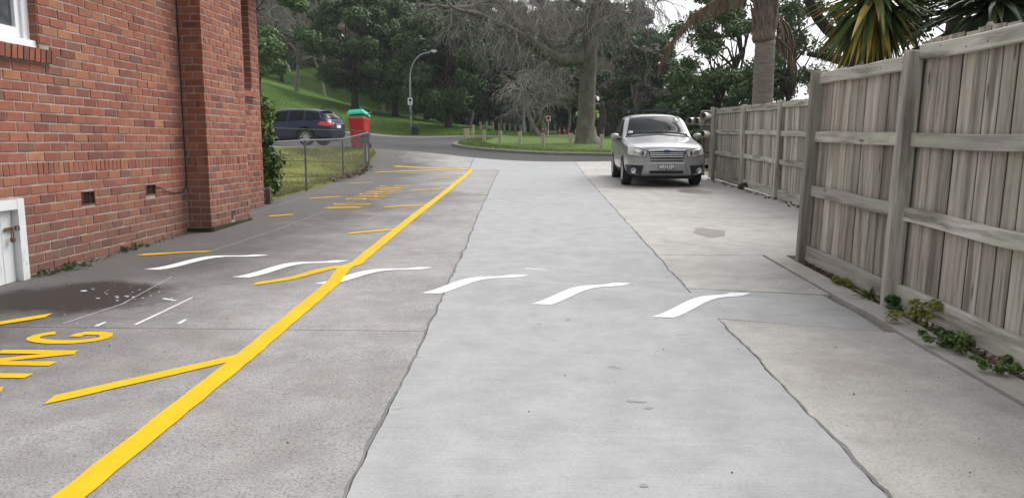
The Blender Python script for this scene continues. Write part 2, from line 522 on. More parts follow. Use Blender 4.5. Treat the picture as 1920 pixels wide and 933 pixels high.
# lawn beside the drive (behind the wire fence) and the verge by the street
yl = np.r_[np.arange(12.9, 24.65, .25), 24.65]
lawn = loft('front_lawn', np.c_[np.full(len(yl), -24.), yl], np.c_[lawn_edge(yl)+.0, yl], 60, .035, M_LAWN, None, .1, .6, .05); tag(lawn, kind='structure')
yl = np.r_[np.arange(24.7, 28.0, .15), 28.0]
verge = loft('street_verge', np.c_[np.full(len(yl), -24.), yl], np.c_[np.interp(yl, [24.7,26.2,27,28], [-5.65,-5.72,-6.0,-6.9]), yl], 60, .05, M_LAWN, None, .1, .6, .04); tag(verge, kind='structure')
yl = np.linspace(28.03, 29.05, 6)
fp = loft('street_kerb', np.c_[np.full(len(yl), -24.), yl+.6], np.c_[np.full(len(yl), -7.2), yl], 40, .045, M_KERB, None, .12); tag(fp, kind='structure')
# traffic island: closed outline, kerb ring and grass
ISL = np.array([gp(*p) for p in [(1300,293),(1200,292.5),(1145,292),(1100,291.5),(1050,291),(1000,289),(950,286),(905,282.5),(872,278.5),(852,274.5),(846,271.5),(856,267.5),(880,263.5),(915,260.5),(960,258.5),(1010,257.5)]])
ISL = np.r_[ISL, [[9, 80], [16, 84], [24, 80], [28, 60], [22, 40]]]
def smooth_closed(p, n):
    q = np.r_[p, p[:1]]; d = np.r_[0, np.cumsum(np.linalg.norm(np.diff(q, axis=0), axis=1))]; s = np.linspace(0, d[-1], n, endpoint=False)
    r = np.c_[np.interp(s, d, q[:, 0]), np.interp(s, d, q[:, 1])]
    for _ in range(3): r = (np.roll(r, 1, 0)+2*r+np.roll(r, -1, 0))/4
    return r
isl = smooth_closed(ISL, 160); cen = np.array([8.0, 58.0])
def ringpos(k): return cen+(isl-cen)*k
def ring_mesh(name, ks, offs, mat, parent=None):
    mb = MB(); n = len(isl); V = []
    for k, o in zip(ks, offs):
        p = ringpos(k); V.append(np.c_[p, HT(p[:, 0], p[:, 1])+o])
    F = [(i*n+j, i*n+(j+1) % n, (i+1)*n+(j+1) % n, (i+1)*n+j) for i in range(len(ks)-1) for j in range(n)]
    mb.add(np.concatenate(V), F)
    o = mb.build(name, mat, parent)
    bm = bmesh.new(); bm.from_mesh(o.data); bmesh.ops.recalc_face_normals(bm, faces=bm.faces)
    if sum(f.normal.z for f in bm.faces) < 0: bmesh.ops.reverse_faces(bm, faces=bm.faces)
    bm.to_mesh(o.data); bm.free()
    return o
ks = np.r_[.985, np.linspace(.97, .02, 34)]
island = ring_mesh('traffic_island', ks, np.r_[.10, np.full(34, .14)], M_ISL); tag(island, kind='structure')
ring_mesh('kerb', [1.0, .9995, .98, .979], [-.05, .10, .11, .0], M_OLDKERB, island)

# cement smears left along the saw-cut edges of the new strip
M_SMEAR = concrete('cement_smear', (.16,.157,.153), (.25,.245,.24), .5, False, 0, .9, .5)
def smear(f, y0, y1, seed, side):
    y = np.arange(y0, y1, .05 if y1 < 14 else .12)
    nz = lambda s, k: np.array([mnoise.noise(Vector((v*k, s, 2))) for v in y])
    wl_ = np.clip(.006+.014*nz(seed, 1.1)+.010*nz(seed+3, 7), .002, .06)
    wr_ = np.clip(.007+.016*nz(seed+7, .9)+.010*nz(seed+11, 6), .002, .06)
    x = f(y)+side*.006
    return loft('cement_smear', np.c_[x-wl_, y], np.c_[x+wr_, y], 2, .0030, M_SMEAR, drive)
smear(jA, -1.9, 7.6, 3.0, -1); smear(jA, 7.6, 23.5, 5.0, -1)
smear(jB, -1.9, 5.2, 9.0, 1); smear(jB, 6.3, 13.0, 14.0, 1); smear(jB, 13.0, 28.5, 17.0, 1)

# ================================================================== PAINT
def paintmat(name, c, wear):
    t = NT(name); p = t.pos()
    w = t.math('ADD', t.math('MULTIPLY', t.noise(p, 75, 4, .75), .8), t.math('MULTIPLY', t.noise(p, 1.7, 4, .6), .25))
    base = t.ramp(t.noise(p, 3, 5, .7), [(.3, tuple(x*.82 for x in c)), (.7, c)])
    t.col(t.mix(t.math('MULTIPLY', t.ramp(w, [(.60, 0.0), (.70, 1.0)]), wear), base, (.30, .28, .25)))
    t.set(Roughness=.75); t.b.inputs['Specular IOR Level'].default_value = .2; t.bump(t.noise(p, 110, 3), .25, .004)
    return t.m
M_YEL = paintmat('yellow_road_paint', (.80,.46,.012), .18)
M_WHI = paintmat('white_road_paint', (.83,.84,.86), .25)
M_CHALK = paintmat('faint_chalk', (.50,.50,.50), .9)
POFF = .0052
def pdens(p, step=.05, smooth=False):
    p = np.array(p, float); d = np.r_[0, np.cumsum(np.linalg.norm(np.diff(p, axis=0), axis=1))]
    n = max(2, int(d[-1]/step)+1); s = np.linspace(0, d[-1], n)
    return np.c_[np.interp(s, d, p[:, 0]), np.interp(s, d, p[:, 1])]
def ribbon(name, path, w0, w1, mat, parent=None, off=POFF, wob=.004, cut=0.0):
    """painted stripe along a ground path with widths w0..w1; cut slants the ends"""
    p = pdens(path)
    t = np.gradient(p, axis=0); t /= np.linalg.norm(t, axis=1)[:, None]; nn = np.c_[-t[:, 1], t[:, 0]]
    s = np.linspace(0, 1, len(p))
    w = (w0+(w1-w0)*s)/2
    sd_ = random.random()*50
    e1 = np.array([mnoise.noise(Vector((q*len(p)*.35, sd_, 0))) for q in s])*wob
    e2 = np.array([mnoise.noise(Vector((q*len(p)*.35, sd_+9, 0))) for q in s])*wob
    A = p+nn*(w+e1)[:, None]; B = p-nn*(w+e2)[:, None]
    if cut: A = A+t*cut*(w*2)[:, None]
    return loft(name, A, B, max(2, int(max(w0, w1)*2/.05)), off, mat, parent)
def edges(name, pa, pb, mat, parent=None, off=POFF):
    """painted shape between two photo-traced edges, laid on the ground"""
    def trace(q):
        q = np.array(q, float); d = np.r_[0, np.cumsum(np.linalg.norm(np.diff(q, axis=0), axis=1))]; s = np.linspace(0, d[-1], 40)
        # smooth the trace
        x = np.interp(s, d, q[:, 0]); y = np.interp(s, d, q[:, 1])
        return np.array([gp(a, b) for a, b in zip(x, y)])
    return loft(name, trace(pa), trace(pb), 4, off, mat, parent)

zone = thing('painted_parking_bay', (-2, 8, h1(-2, 8)), 'yellow painted bay line with slanting hatch strokes on grey concrete', 'road marking')
def world_child(o, par):
    o.parent = par; o.matrix_parent_inverse = Matrix.Translation(-Vector(par.location)); return o
_yl = np.array([gp(*q_) for q_ in ((129,933),(455,673),(694.5,472),(780,403),(842,355),(883.5,318.5))])
_yl = np.r_[[[ _yl[0,0]+.17, -2.0]], _yl]
YL = lambda y: np.interp(y, _yl[:, 1], _yl[:, 0])
yy = np.arange(-2, _yl[-1, 1], .06); print('yl', _yl.round(2).tolist())
yline = ribbon('border_line', np.c_[YL(yy), yy], .118, .122, M_YEL, None, POFF+.0022, .008)
world_child(yline, zone)
# lap seam left by the roller along the right edge of the line
hs = [[(75,755),(250,716),(430,674)], [(470,534),(540,520),(575,507),(610,502),(655,499.5)], [(648,438.5),(750,429.5)], [(715,389.5),(803,383.5)],
      [(767,357.5),(838,353)], [(802,336.5),(863,332.5)], [(702,323),(882,317.5)], [(737,311.5),(800,312.5),(884,317.5)],
      [(256,478.5),(300,474.5),(384,472.5)], [(499,406.5),(545,403)], [(575,373),(635,369)], [(650,344.5),(697,342)], [(-20,610),(80,594)]]
for i, q in enumerate(hs):
    a, b = gp(*q[0]), gp(*q[-1])
    if i == 1: a, b = gp(*q[0]), gp(*q[-1])
    w = .10 if i not in (6, 7) else .12
    r_ = ribbon('hatch_stroke', [a, b], w, w, M_YEL, None, POFF+.0005+i*.0001, .006, .8)
    world_child(r_, zone)

SW = [[(272,505),(300,501)], ]
stripes = [((270,505.5),(505,478),'leftmost'), ((435,520),(655,488.5),'second from the left'), ((588,532.5),(813,501.5),'third from the left, crossed by the yellow line'),
           ((790,550),(992,515.5),'fourth from the left, over the concrete seam'), ((995,570.5),(1184,531),'fifth from the left, on fresh concrete'), ((1220,595),(1408,549.5),'rightmost, beside the fresh concrete corner')]
for i, (a, b, lab) in enumerate(stripes):
    p, q = gp(*a), gp(*b)
    d = (q-p)/np.linalg.norm(q-p); n_ = np.array([d[1], -d[0]])
    # parallelogram with ends cut along the hump
    w = .155
    s = np.linspace(0, 1, 40)[:, None]
    A = p+(q-np.array([w, 0])-p)*s
    cutv = np.array([w, -.012])
    B = A+cutv*np.array(1.0)
    A2, B2 = A, B
    o = loft('white_hump_stripe', A2, B2, 6, POFF, M_WHI)
    tag(o, 'slanting white stripe painted on the hump, '+lab, 'road marking', 'white stripes across the speed hump')

# lettering: strokes in letter space, height 1 along the letter, advance along the drive
LET = {'N': [[(0,0),(0,1)],[(0,1),(.62,0)],[(.62,0),(.62,1)]], 'O': [[(.31+.31*math.cos(a), .5+.5*math.sin(a)) for a in np.linspace(0, 2*math.pi, 25)]],
       'P': [[(0,0),(0,1)],[(0,1),(.35,1),(.52,.9),(.55,.74),(.5,.58),(.35,.48),(0,.48)]], 'A': [[(0,0),(.32,1)],[(.32,1),(.64,0)],[(.13,.34),(.51,.34)]],
       'R': [[(0,0),(0,1)],[(0,1),(.35,1),(.52,.9),(.55,.75),(.5,.6),(.35,.5),(0,.5)],[(.28,.5),(.58,0)]], 'K': [[(0,0),(0,1)],[(.56,1),(.04,.42)],[(.2,.58),(.6,0)]],
       'I': [[(0,0),(0,1)]], 'G': [[(.60,.82),(.48,.96),(.30,1),(.12,.9),(.02,.68),(0,.5),(.02,.3),(.12,.1),(.30,0),(.5,.04),(.60,.14),(.60,.44),(.36,.44)]]}
ADV = {'N': .62, 'O': .62, 'P': .55, 'A': .64, 'R': .58, 'K': .6, 'I': .0, 'G': .6, ' ': .42}
def lettering(base_x, y_end, hgt, sc, label, slant=0.0, gapw=.62, stroke=.075):
    txt = 'NO PARKING'
    tot = sum(ADV[c]+gapw for c in txt)-gapw
    y = y_end-tot*sc
    root = thing('painted_lettering', (base_x, y_end, h1(base_x, y_end)), label, 'road marking', 'no parking lettering in the bay')
    for ch in txt:
        if ch != ' ':
            mbs = []
            for st in LET[ch]:
                P = [(base_x+slant*(y+u*sc-y_end)-v_*hgt, y+u*sc) for u, v_ in st]
                mbs.append(ribbon('stroke', P, stroke, stroke, M_YEL, None, POFF+.0004*len(mbs), .004))
            o = mbs[0]; o.name = 'letter'
            bm = bmesh.new()
            for q in mbs: bm.from_mesh(q.data)
            bm.to_mesh(o.data); bm.free()
            for q in mbs[1:]: bpy.data.objects.remove(q)
            world_child(o, root); o['label'] = 'yellow painted letter '+ch
        y += (ADV[ch]+gapw)*sc
    return root
lettering(-3.03, 17.2, .62, .36, 'yellow NO PARKING lettering in the far half of the bay', -.012, .9, .055)
lettering(-2.74, 4.68, .46, .345, 'yellow NO PARKING lettering, last letters showing at the left edge', -.03)

# chalk set-out lines, paint spatter, scratches
CH = [[(118,607),(230,570),(322,519)], [(254,609),(361,558)], [(180,612),(198,604)], [(335,607),(349,599)], [(306,560),(331,564)], [(985,503),(1025,507)],
      [(290,455),(445,410),(560,372),(640,346)], [(400,470),(520,430),(640,385),(725,352)], [(690,412),(716,400)], [(700,318),(770,322)], [(620,325),(640,325)],
      [(1160,405),(1300,404)], [(1280,479),(1390,481)], [(1330,496),(1380,500)]]
for i, q in enumerate(CH):
    p = [gp(*a) for a in q]
    wd = [.012,.02,.03,.03,.03,.03,.008,.008,.012,.015,.03,.012,.01,.01][i]
    o = ribbon('chalk_line', p, wd, wd*.6, M_WHI if i in (1,2,3,4,5) else M_CHALK, None, .0042, .003)
    tag(o, ['long faint chalk line crossing the brown oil stain','thin white chalk line right of the oil stain','short white paint dash nearest the letter G','short white paint dash right of the letter G',
            'white paint dash on the oil stain','small white paint scrape on fresh concrete','faint chalk set-out line left of the far lettering','faint chalk set-out line right of the far lettering',
            'short faint chalk tick beside the yellow line','pale scuff beside the far bay end','small pale dash left of far bay','pale scratch on slab in front of the silver car','pale scratch beside the corner of the kerb','short scrape on slab near the hump'][i], 'chalk mark')
sp = MB()
for i in range(54):
    cx_, cy_ = (random.gauss(250, 34), random.gauss(550, 9)) if i < 32 else (random.uniform(120, 700), random.uniform(440, 640))
    p = gp(cx_, min(cy_, 620)); r_ = random.uniform(.003, .012)*(2.0 if i % 9 == 0 else 1) if i < 32 else random.uniform(.002, .006)
    an = [random.uniform(.6, 1.3) for _ in range(7)]
    z = HT(np.array([p[0]]), np.array([p[1]]))[0]+.0045
    sp.add([(p[0]+r_*an[k]*math.cos(k*.9)*1.3, p[1]+r_*an[k]*math.sin(k*.9), z) for k in range(7)], [tuple(range(7))])
o = sp.build('paint_spatter', M_WHI); tag(o, 'scattered white paint flecks on the brown stain', 'paint flecks', kind='stuff')
# little stones and debris on the concrete
deb = MB()
for i in range(150):
    x = random.uniform(-4.2, 2.3); y = random.uniform(2.3, 16); r_ = random.uniform(.002, .0055)
    z = h1(x, y)
    deb.lathe([(r_*.6, 0), (r_, r_*.5), (r_*.5, r_)], 5, None, (x, y, z+.001))
o = deb.build('grit', M_DIRT); tag(o, 'small dark grit scattered over the concrete', 'grit', kind='stuff')
# damp patch
M_DAMP = simple('damp_concrete', (.20,.175,.15), (.23,.205,.18), 6, .45, .1, 60, coords='pos')
def blot(px, py, rx, ry, label, seed):
    c = gp(px, py); a = np.linspace(0, 2*math.pi, 40, endpoint=False)
    k = np.array([1+.35*mnoise.noise(Vector((math.cos(t)*1.2, math.sin(t)*1.2, seed))) for t in a])
    mb = MB(); ring = [(c[0]+rx*q*math.cos(t), c[1]+ry*q*math.sin(t)) for t, q in zip(a, k)]
    V = [(x, y, h1(x, y)+.0035) for x, y in ring]
    mb.add(V, [tuple(range(40))]); o = mb.build('damp_patch', M_DAMP); tag(o, label, 'stain')
blot(1331, 436, .20, .42, 'dark damp blot on the slab in front of the silver car', 2.0)
blot(1300, 359, .35, .5, 'dark drip stain under the silver car bumper', 5.0)

M_DAMP2 = simple('damp_fresh_concrete', (.20,.20,.195), (.26,.26,.255), 9, .55, .1, 60, coords='pos')
def spot(px, py, rx, ry, label, seed):
    c = gp(px, py); a = np.linspace(0, 2*math.pi, 26, endpoint=False)
    k = np.array([1+.5*mnoise.noise(Vector((math.cos(t)*1.3, math.sin(t)*1.3, seed))) for t in a])
    V = [(c[0]+rx*q_*math.cos(t), c[1]+ry*q_*math.sin(t), 0) for t, q_ in zip(a, k)]
    o = MB().add([(x, y, h1(x, y)+.0036) for x, y, _ in V], [tuple(range(26))]).build('damp_spot', M_DAMP2); tag(o, label, 'stain', 'damp spots on the fresh concrete')
for i_, (px, py, rx, ry, lab) in enumerate(((1066,600,.020,.014,'tiny damp spot on fresh concrete just past the fifth white stripe'), (1147,687,.024,.020,'small damp spot left of the old slab corner on fresh concrete'),
        (1160,690,.016,.012,'tiny damp spot beside the one left of the old slab corner'), (1184,752,.022,.018,'damp spot, upper left of the cluster low on the fresh strip'),
        (1203,754,.026,.014,'damp spot, upper right of the cluster low on the fresh strip'), (1216,765,.020,.016,'damp spot, lowest of the cluster low on the fresh strip'),
        (1207,911,.018,.012,'damp spot nearest the bottom edge of the picture'), (1011,607,.016,.010,'tiny damp spot left of the fresh strip middle'))):
    spot(px, py, rx, ry, lab, i_*3.1)

# ================================================================== BRICK HOUSE
def brickmat():
    t = NT('red_brick'); p = t.pos(); r = t.rand()
    c = t.ramp(r, [(0.0,(.140,.045,.036)),(.10,(.20,.062,.044)),(.28,(.26,.080,.050)),(.5,(.295,.098,.058)),(.66,(.24,.074,.050)),(.8,(.33,.125,.070)),(.88,(.155,.072,.056)),(.95,(.36,.155,.082)),(1.0,(.205,.064,.048))])
    n1 = t.noise(p, 17, 5, .65); n2 = t.noise(p, 120, 4, .65)
    c = t.mix(.55, c, t.mix(1.0, c, t.ramp(n1, [(.28, .55), (.5, 1.0), (.75, 1.3)]), 'MULTIPLY'))
    c = t.mix(.4, c, t.mix(1.0, c, t.ramp(n2, [(.3, .65), (.7, 1.2)]), 'MULTIPLY'))
    # pale kiss-marks and lime bloom
    k = t.ramp(t.noise(t.map(p, (3, 3, 9), rot=(.6, .3, .2)), 2.6, 5, .6), [(.66, 0.0), (.78, 1.0)])
    c = t.mix(t.math('MULTIPLY', k, .55), c, (.42, .20, .13))
    c = t.mix(t.math('MULTIPLY', t.noise(p, 6, 5, .7), .20), c, (.42, .30, .25))
    # soot-grey splash zone near the ground, ragged
    x, y, z = t.sep(p)
    g = t.math('SUBTRACT', z, t.math('MULTIPLY', y, .02))
    d = t.math('SUBTRACT', 1.0, t.math('DIVIDE', t.math('ADD', g, t.math('MULTIPLY', t.math('SUBTRACT', t.noise(p, 3.1, 4, .6), .5), 1.3)), .75), True)
    c = t.mix(t.math('MULTIPLY', d, .62), c, (.15, .10, .082))
    t.col(c); t.set(Roughness=.9); t.b.inputs['Specular IOR Level'].default_value = .2
    t.bump(t.math('ADD', n1, n2), .5, .008)
    return t.m
M_BRICK = brickmat()
M_MORT = simple('grey_mortar', (.29,.245,.215), (.40,.35,.315), 9, .95, .5, 90, coords='pos')
M_WPAINT = simple('white_gloss_paint', (.74,.76,.77), (.80,.81,.82), 5, .45, .08, 30, coords='pos')
def dirty_white():
    t = NT('weathered_white_paint'); p = t.pos(); x, y, z = t.sep(p)
    c = t.ramp(t.noise(p, 4, 5), [(.3, (.60,.62,.62)), (.7, (.72,.74,.74))])
    low = t.math('SUBTRACT', 1.0, t.math('MULTIPLY', t.math('SUBTRACT', z, .12), 2.2), True)
    n = t.ramp(t.noise(t.map(p, (14, 14, 5)), 1.6, 5, .7), [(.60, 0.0), (.68, 1.0)])
    c = t.mix(t.math('MULTIPLY', t.math('MULTIPLY', n, low), .8), c, (.22, .20, .17))
    t.col(c); t.set(Roughness=.55); return t.m
M_DWHITE = dirty_white()
def glassmat(name, c=(.02,.025,.03), rough=.04):
    t = NT(name); t.col(c); t.set(Roughness=rough); t.b.inputs['Specular IOR Level'].default_value = .8
    return t.m
M_GLASS = glassmat('window_glass', (.05,.06,.065))
M_CURTAIN = simple('curtain', (.30,.34,.33), (.40,.43,.42), 3, .9)
M_BLACK = simple('black_rubber', (.012,.012,.013), (.02,.02,.021), 5, .7)
M_TERRA = simple('terracotta', (.075,.034,.026), (.11,.05,.036), 8, .9, .2)
M_TILE = simple('roof_tile', (.19,.07,.05), (.26,.10,.07), 5, .85)
M_RUST = simple('rusty_steel', (.10,.05,.035), (.22,.11,.07), 30, .75, .3, 80, metal=.4)

HX, PX, SX = -4.50, -4.20, -4.72        # planes of main wall, pilaster face, set-back wall
Y_P0, Y_P1, Y_END = 9.52, 10.83, 12.82
house = thing('brick_house', (HX-2.5, 8, h1(HX-2.5, 8)), 'red brick house wall with a pilaster, white window and low white hatch', 'house')
CH_, JT = .0865, .0125
SOLD0, SOLD1 = 1.028, 1.143
ZTOP = 3.95
courses = []
z = SOLD0
while z > -.15:
    z -= CH_; courses.append((z, CH_, 's'))
courses.append((SOLD0, SOLD1-SOLD0, 'h'))
z = SOLD1
while z < ZTOP:
    courses.append((z, CH_, 's')); z += CH_
win = (5.35, 6.865, 2.135, ZTOP+1)           # y0,y1,z0,z1 openings on main wall
sill = (5.35, 7.00, 2.02, 2.135)
hatch = (5.72, 6.46, -.2, .832)
v1a, v1b = at_x(155, 385, HX), at_x(177, 357, HX)
v2a, v2b = at_x(275, 366, HX), at_x(291, 345, HX)
vent1 = (v1a[1], v1b[1], v1a[2], v1b[2]); vent2 = (v2a[1], v2b[1], v2a[2], v2b[2])
bricks = []                                # (centre, length, height, axis) axis 'x': face to +X, 'y': face to -Y
def fill_wall(axis, plane, a0, a1, openings=(), phase=0.0, L=.2125):
    for ci, (zc, hh, kind) in enumerate(courses):
        if zc+hh < .02*(a0 if axis == 'x' else plane)-.12: continue
        pitch = (L+JT) if kind == 's' else .075
        s0 = a0 - (pitch*.5 if (ci % 2 and kind == 's') else 0) - phase
        # snap so that the end at a1 closes with a full or half brick
        k = s0
        while k < a1:
            b0, b1 = max(k, a0), min(k+pitch-JT, a1)
            k += pitch*(1+random.uniform(-.012, .012))
            segs = [(b0, b1)]
            for (o0, o1, z0, z1) in openings:
                if zc+hh-.02 > z0 and zc+.02 < z1:
                    ns = []
                    for (q0, q1) in segs:
                        if q1 <= o0 or q0 >= o1: ns.append((q0, q1)); continue
                        if q0 < o0: ns.append((q0, o0-.006))
                        if q1 > o1: ns.append((o1+.006, q1))
                    segs = ns
            for (q0, q1) in segs:
                if q1-q0 < .025: continue
                bricks.append((axis, plane, (q0+q1)/2, q1-q0, zc+hh/2-JT/2, hh-JT))
fill_wall('x', HX, 2.2, Y_P0-.01, (win, sill, hatch, vent1, vent2))
hole = at_x(437, 403, PX)
ph = (hole[1]-.05, hole[1]+.05, hole[2]-.07, hole[2]+.06)
fill_wall('y', Y_P0, HX+.01, PX, (), .06)
fill_wall('x', PX, Y_P0+.10, Y_P1, (ph,))
fill_wall('x', PX, Y_P0, Y_P0+.10, (), 0, .11)
wnb = at_y(468, 172, 12.45)
swin = (11.55, 12.47, wnb[2], ZTOP+1)
fill_wall('x', SX, Y_P1, Y_END, (swin, (11.5, 12.54, wnb[2]-.10, wnb[2])))
def brick_mesh(seed):
    r = random.Random(seed); j = lambda a: r.uniform(-a, a)
    c = .06
    V = [(-.5,-.5,-.5),(.5,-.5,-.5),(.5,-.5,.5),(-.5,-.5,.5)]          # back (y=-.5)
    V += [(-.5+j(.008), .5-c, -.5+j(.05)), (.5+j(.014), .5-c, -.5+j(.05)), (.5+j(.014), .5-c, .5+j(.05)), (-.5+j(.014), .5-c, .5+j(.05))]
    V += [(-.48+j(.012), .5+j(.04), -.44+j(.03)), (.48+j(.012), .5+j(.04), -.44+j(.03)), (.48+j(.012), .5+j(.04), .44+j(.03)), (-.48+j(.012), .5+j(.04), .44+j(.03))]
    F = [(0,1,5,4),(1,2,6,5),(2,3,7,6),(3,0,4,7),(4,5,9,8),(5,6,10,9),(6,7,11,10),(7,4,8,11),(8,9,10,11)]
    F = [f[::-1] for f in F]
    return V, F
BV = [brick_mesh(i) for i in range(6)]
BM = []
for V, F in BV:
    me = MB().add(V, F).mesh('brick', M_BRICK); BM.append(me)
BD = .06
def brick_matrix(b):
    axis, plane, a, ln, zc, hh = b
    out_ = random.uniform(-.0025, .003)
    rot = random.uniform(-.011, .011)
    if axis == 'x':
        M_ = Matrix.Translation((plane-BD/2+out_, a, zc))@Matrix.Rotation(-math.pi/2, 4, 'Z')@Matrix.Rotation(rot, 4, 'Y')
    else:
        M_ = Matrix.Translation((a, plane+BD/2-out_, zc))@Matrix.Rotation(math.pi, 4, 'Z')@Matrix.Rotation(rot, 4, 'Y')
    return M_@Matrix.Diagonal((ln, BD, hh, 1))
def pix_area(b):
    axis, plane, a, ln, zc, hh = b
    c = np.array([plane, a, zc-CAM_H]) if axis == 'x' else np.array([a, plane, zc-CAM_H])
    w = c@FW
    if w < .5: return -1
    px = PW/2+PF*(c@RT)/w; py = PH/2-PF*(c@UP)/w
    if not (-20 < px < PW and -20 < py < PH): return -w
    dist = np.linalg.norm(c)
    cosv = abs(c[0]/dist) if axis == 'x' else abs(c[1]/dist)
    return ln*hh*cosv/w**2*1e6
bricks.sort(key=pix_area, reverse=True)
# the mortar backing carries the bricks
wallm = MB()
def slab(x0, x1, y0, y1, z0, z1): wallm.box(((x0+x1)/2, (y0+y1)/2, (z0+z1)/2), (x1-x0, y1-y0, z1-z0))
RC = .006                                  # mortar recess
XB = HX-.24
slab(XB, HX-RC, 2.2, hatch[0], -.3, ZTOP+.1)
slab(XB, HX-RC, hatch[0], hatch[1], hatch[3], 2.135)
slab(XB, HX-RC, hatch[1], vent1[0], -.3, 2.135)
slab(XB, HX-RC, vent1[0], vent1[1], -.3, vent1[2]); slab(XB, HX-RC, vent1[0], vent1[1], vent1[3], 2.135)
slab(XB, HX-.10, vent1[0], vent1[1], vent1[2], vent1[3])
slab(XB, HX-RC, vent1[1], vent2[0], -.3, 2.135)
slab(XB, HX-RC, vent2[0], vent2[1], -.3, vent2[2]); slab(XB, HX-RC, vent2[0], vent2[1], vent2[3], 2.135)
slab(XB, HX-.10, vent2[0], vent2[1], vent2[2], vent2[3])
slab(XB, HX-RC, vent2[1], Y_P0+.2, -.3, 2.135)
slab(XB, HX-RC, win[1], Y_P0+.2, 2.135, ZTOP+.1)
slab(XB, PX-RC, Y_P0+RC, ph[0], -.3, ZTOP+.1)
slab(XB, PX-RC, ph[1], Y_P1-.004, -.3, ZTOP+.1)
slab(XB, PX-RC, ph[0], ph[1], -.3, ph[2]); slab(XB, PX-RC, ph[0], ph[1], ph[3], ZTOP+.1); slab(XB, PX-.12, ph[0], ph[1], ph[2], ph[3])
slab(SX-.24, SX-RC, Y_P1-.004, Y_END-.005, -.3, swin[2])
slab(SX-.24, SX-RC, swin[1], Y_END-.005, swin[2], ZTOP+.1)
slab(SX-.24, SX-RC, Y_P1-.004, swin[0], swin[2], ZTOP+.1)
slab(XB-3.5, XB, Y_END-.25, Y_END-.02, -.3, ZTOP+.1)
slab(XB-3.5, XB, 2.2, 2.4, -.3, ZTOP+.1)
wall = wallm.build('wall', M_MORT); world_child(wall, house)
INV = Matrix.Translation(-Vector(house.location))
for i, b in enumerate(bricks[:300]):
    o = bpy.data.objects.new('brick', BM[i % 6]); link(o, wall); o.matrix_local = brick_matrix(b)
rest = MB()
for i, b in enumerate(bricks[300:]):
    M_ = brick_matrix(b); V, F = BV[i % 6]
    rest.add([M_@Vector(p) for p in V], F)
# window reveals (bricks seen edge-on at the jamb), brick-on-edge sills
for zc, hh, kind in courses:
    if zc > win[2]-.01 and kind == 's':
        rest.box((HX-.062, win[1]+.019, zc+hh/2-JT/2), (.112, .050, hh-JT))
        rest.box((SX-.095, swin[1]+.022, zc+hh/2-JT/2), (.186, .05, hh-JT))
o = rest.build('brick_courses', M_BRICK, wall); o['kind'] = 'stuff'
sl = MB()
slm = thing  # keep helper name free
k = sill[0]
sill_o = MB().box((HX-.02, (sill[0]+sill[1])/2, (sill[2]+sill[3])/2-.004), (.10, sill[1]-sill[0]-.01, sill[3]-sill[2]-.02)).build('window_sill', M_MORT); world_child(sill_o, house)
T = Matrix.Rotation(R(6), 3, 'Y')
while k < sill[1]-.05:
    me = MB().box((0, 0, 0), (.135, .058, sill[3]-sill[2]), 0, T)
    o = me.build('brick', M_BRICK, sill_o); o.location = (HX-.012+random.uniform(-.003, .003), k+.036, (sill[2]+sill[3])/2+random.uniform(-.002, .002))
    k += .0755
sill2 = MB().box((SX+.0, 12.02, wnb[2]-.05), (.16, 1.03, .09)).build('window_sill', M_BRICK); world_child(sill2, house)
# window: frame, sash, pane
wz0 = 2.140
fx = HX-.115
wf = MB()
wf.box((fx, win[1]-.045, 3.1), (.07, .088, 1.92)); wf.box((fx, win[0]+.045, 3.1), (.07, .088, 1.92)); wf.box((fx+.02, (win[0]+win[1])/2, wz0+.032), (.13, win[1]-win[0]-.004, .062))
wf.box((fx, (win[0]+win[1])/2, 4.02), (.07, win[1]-win[0], .08))
frame = wf.build('window', M_WPAINT); world_child(frame, house)
sa = MB(); y0, y1 = win[0]+.09, win[1]-.09
sa.box((fx-.012, y1-.03, 3.08), (.045, .058, 1.72)); sa.box((fx-.012, y0+.03, 3.08), (.045, .058, 1.72)); sa.box((fx-.012, (y0+y1)/2, wz0+.115), (.045, y1-y0-.12, .095)); sa.box((fx-.012, (y0+y1)/2, 3.93), (.045, y1-y0-.12, .06))
sa.build('sash', M_WPAINT, frame)
MB().box((fx-.022, (y0+y1)/2, 3.05), (.006, y1-y0-.13, 1.65)).build('pane', M_GLASS, frame)
cu = MB(); n = 26
V = [(fx-.16+.02*math.sin(i*1.6), y0+(y1-y0)*i/n, zz) for zz in (2.2, 3.95) for i in range(n+1)]
cu.add(V, [(i, i+1, n+2+i, n+1+i) for i in range(n)]); cu.build('curtain', M_CURTAIN, frame)
w2 = MB().box((SX-.21, 12.0, 3.0), (.05, .90, 2.0)).build('window', M_WPAINT); world_child(w2, house)
MB().box((SX-.183, 12.0, 3.05), (.006, .70, 1.8)).build('pane', M_GLASS, w2)
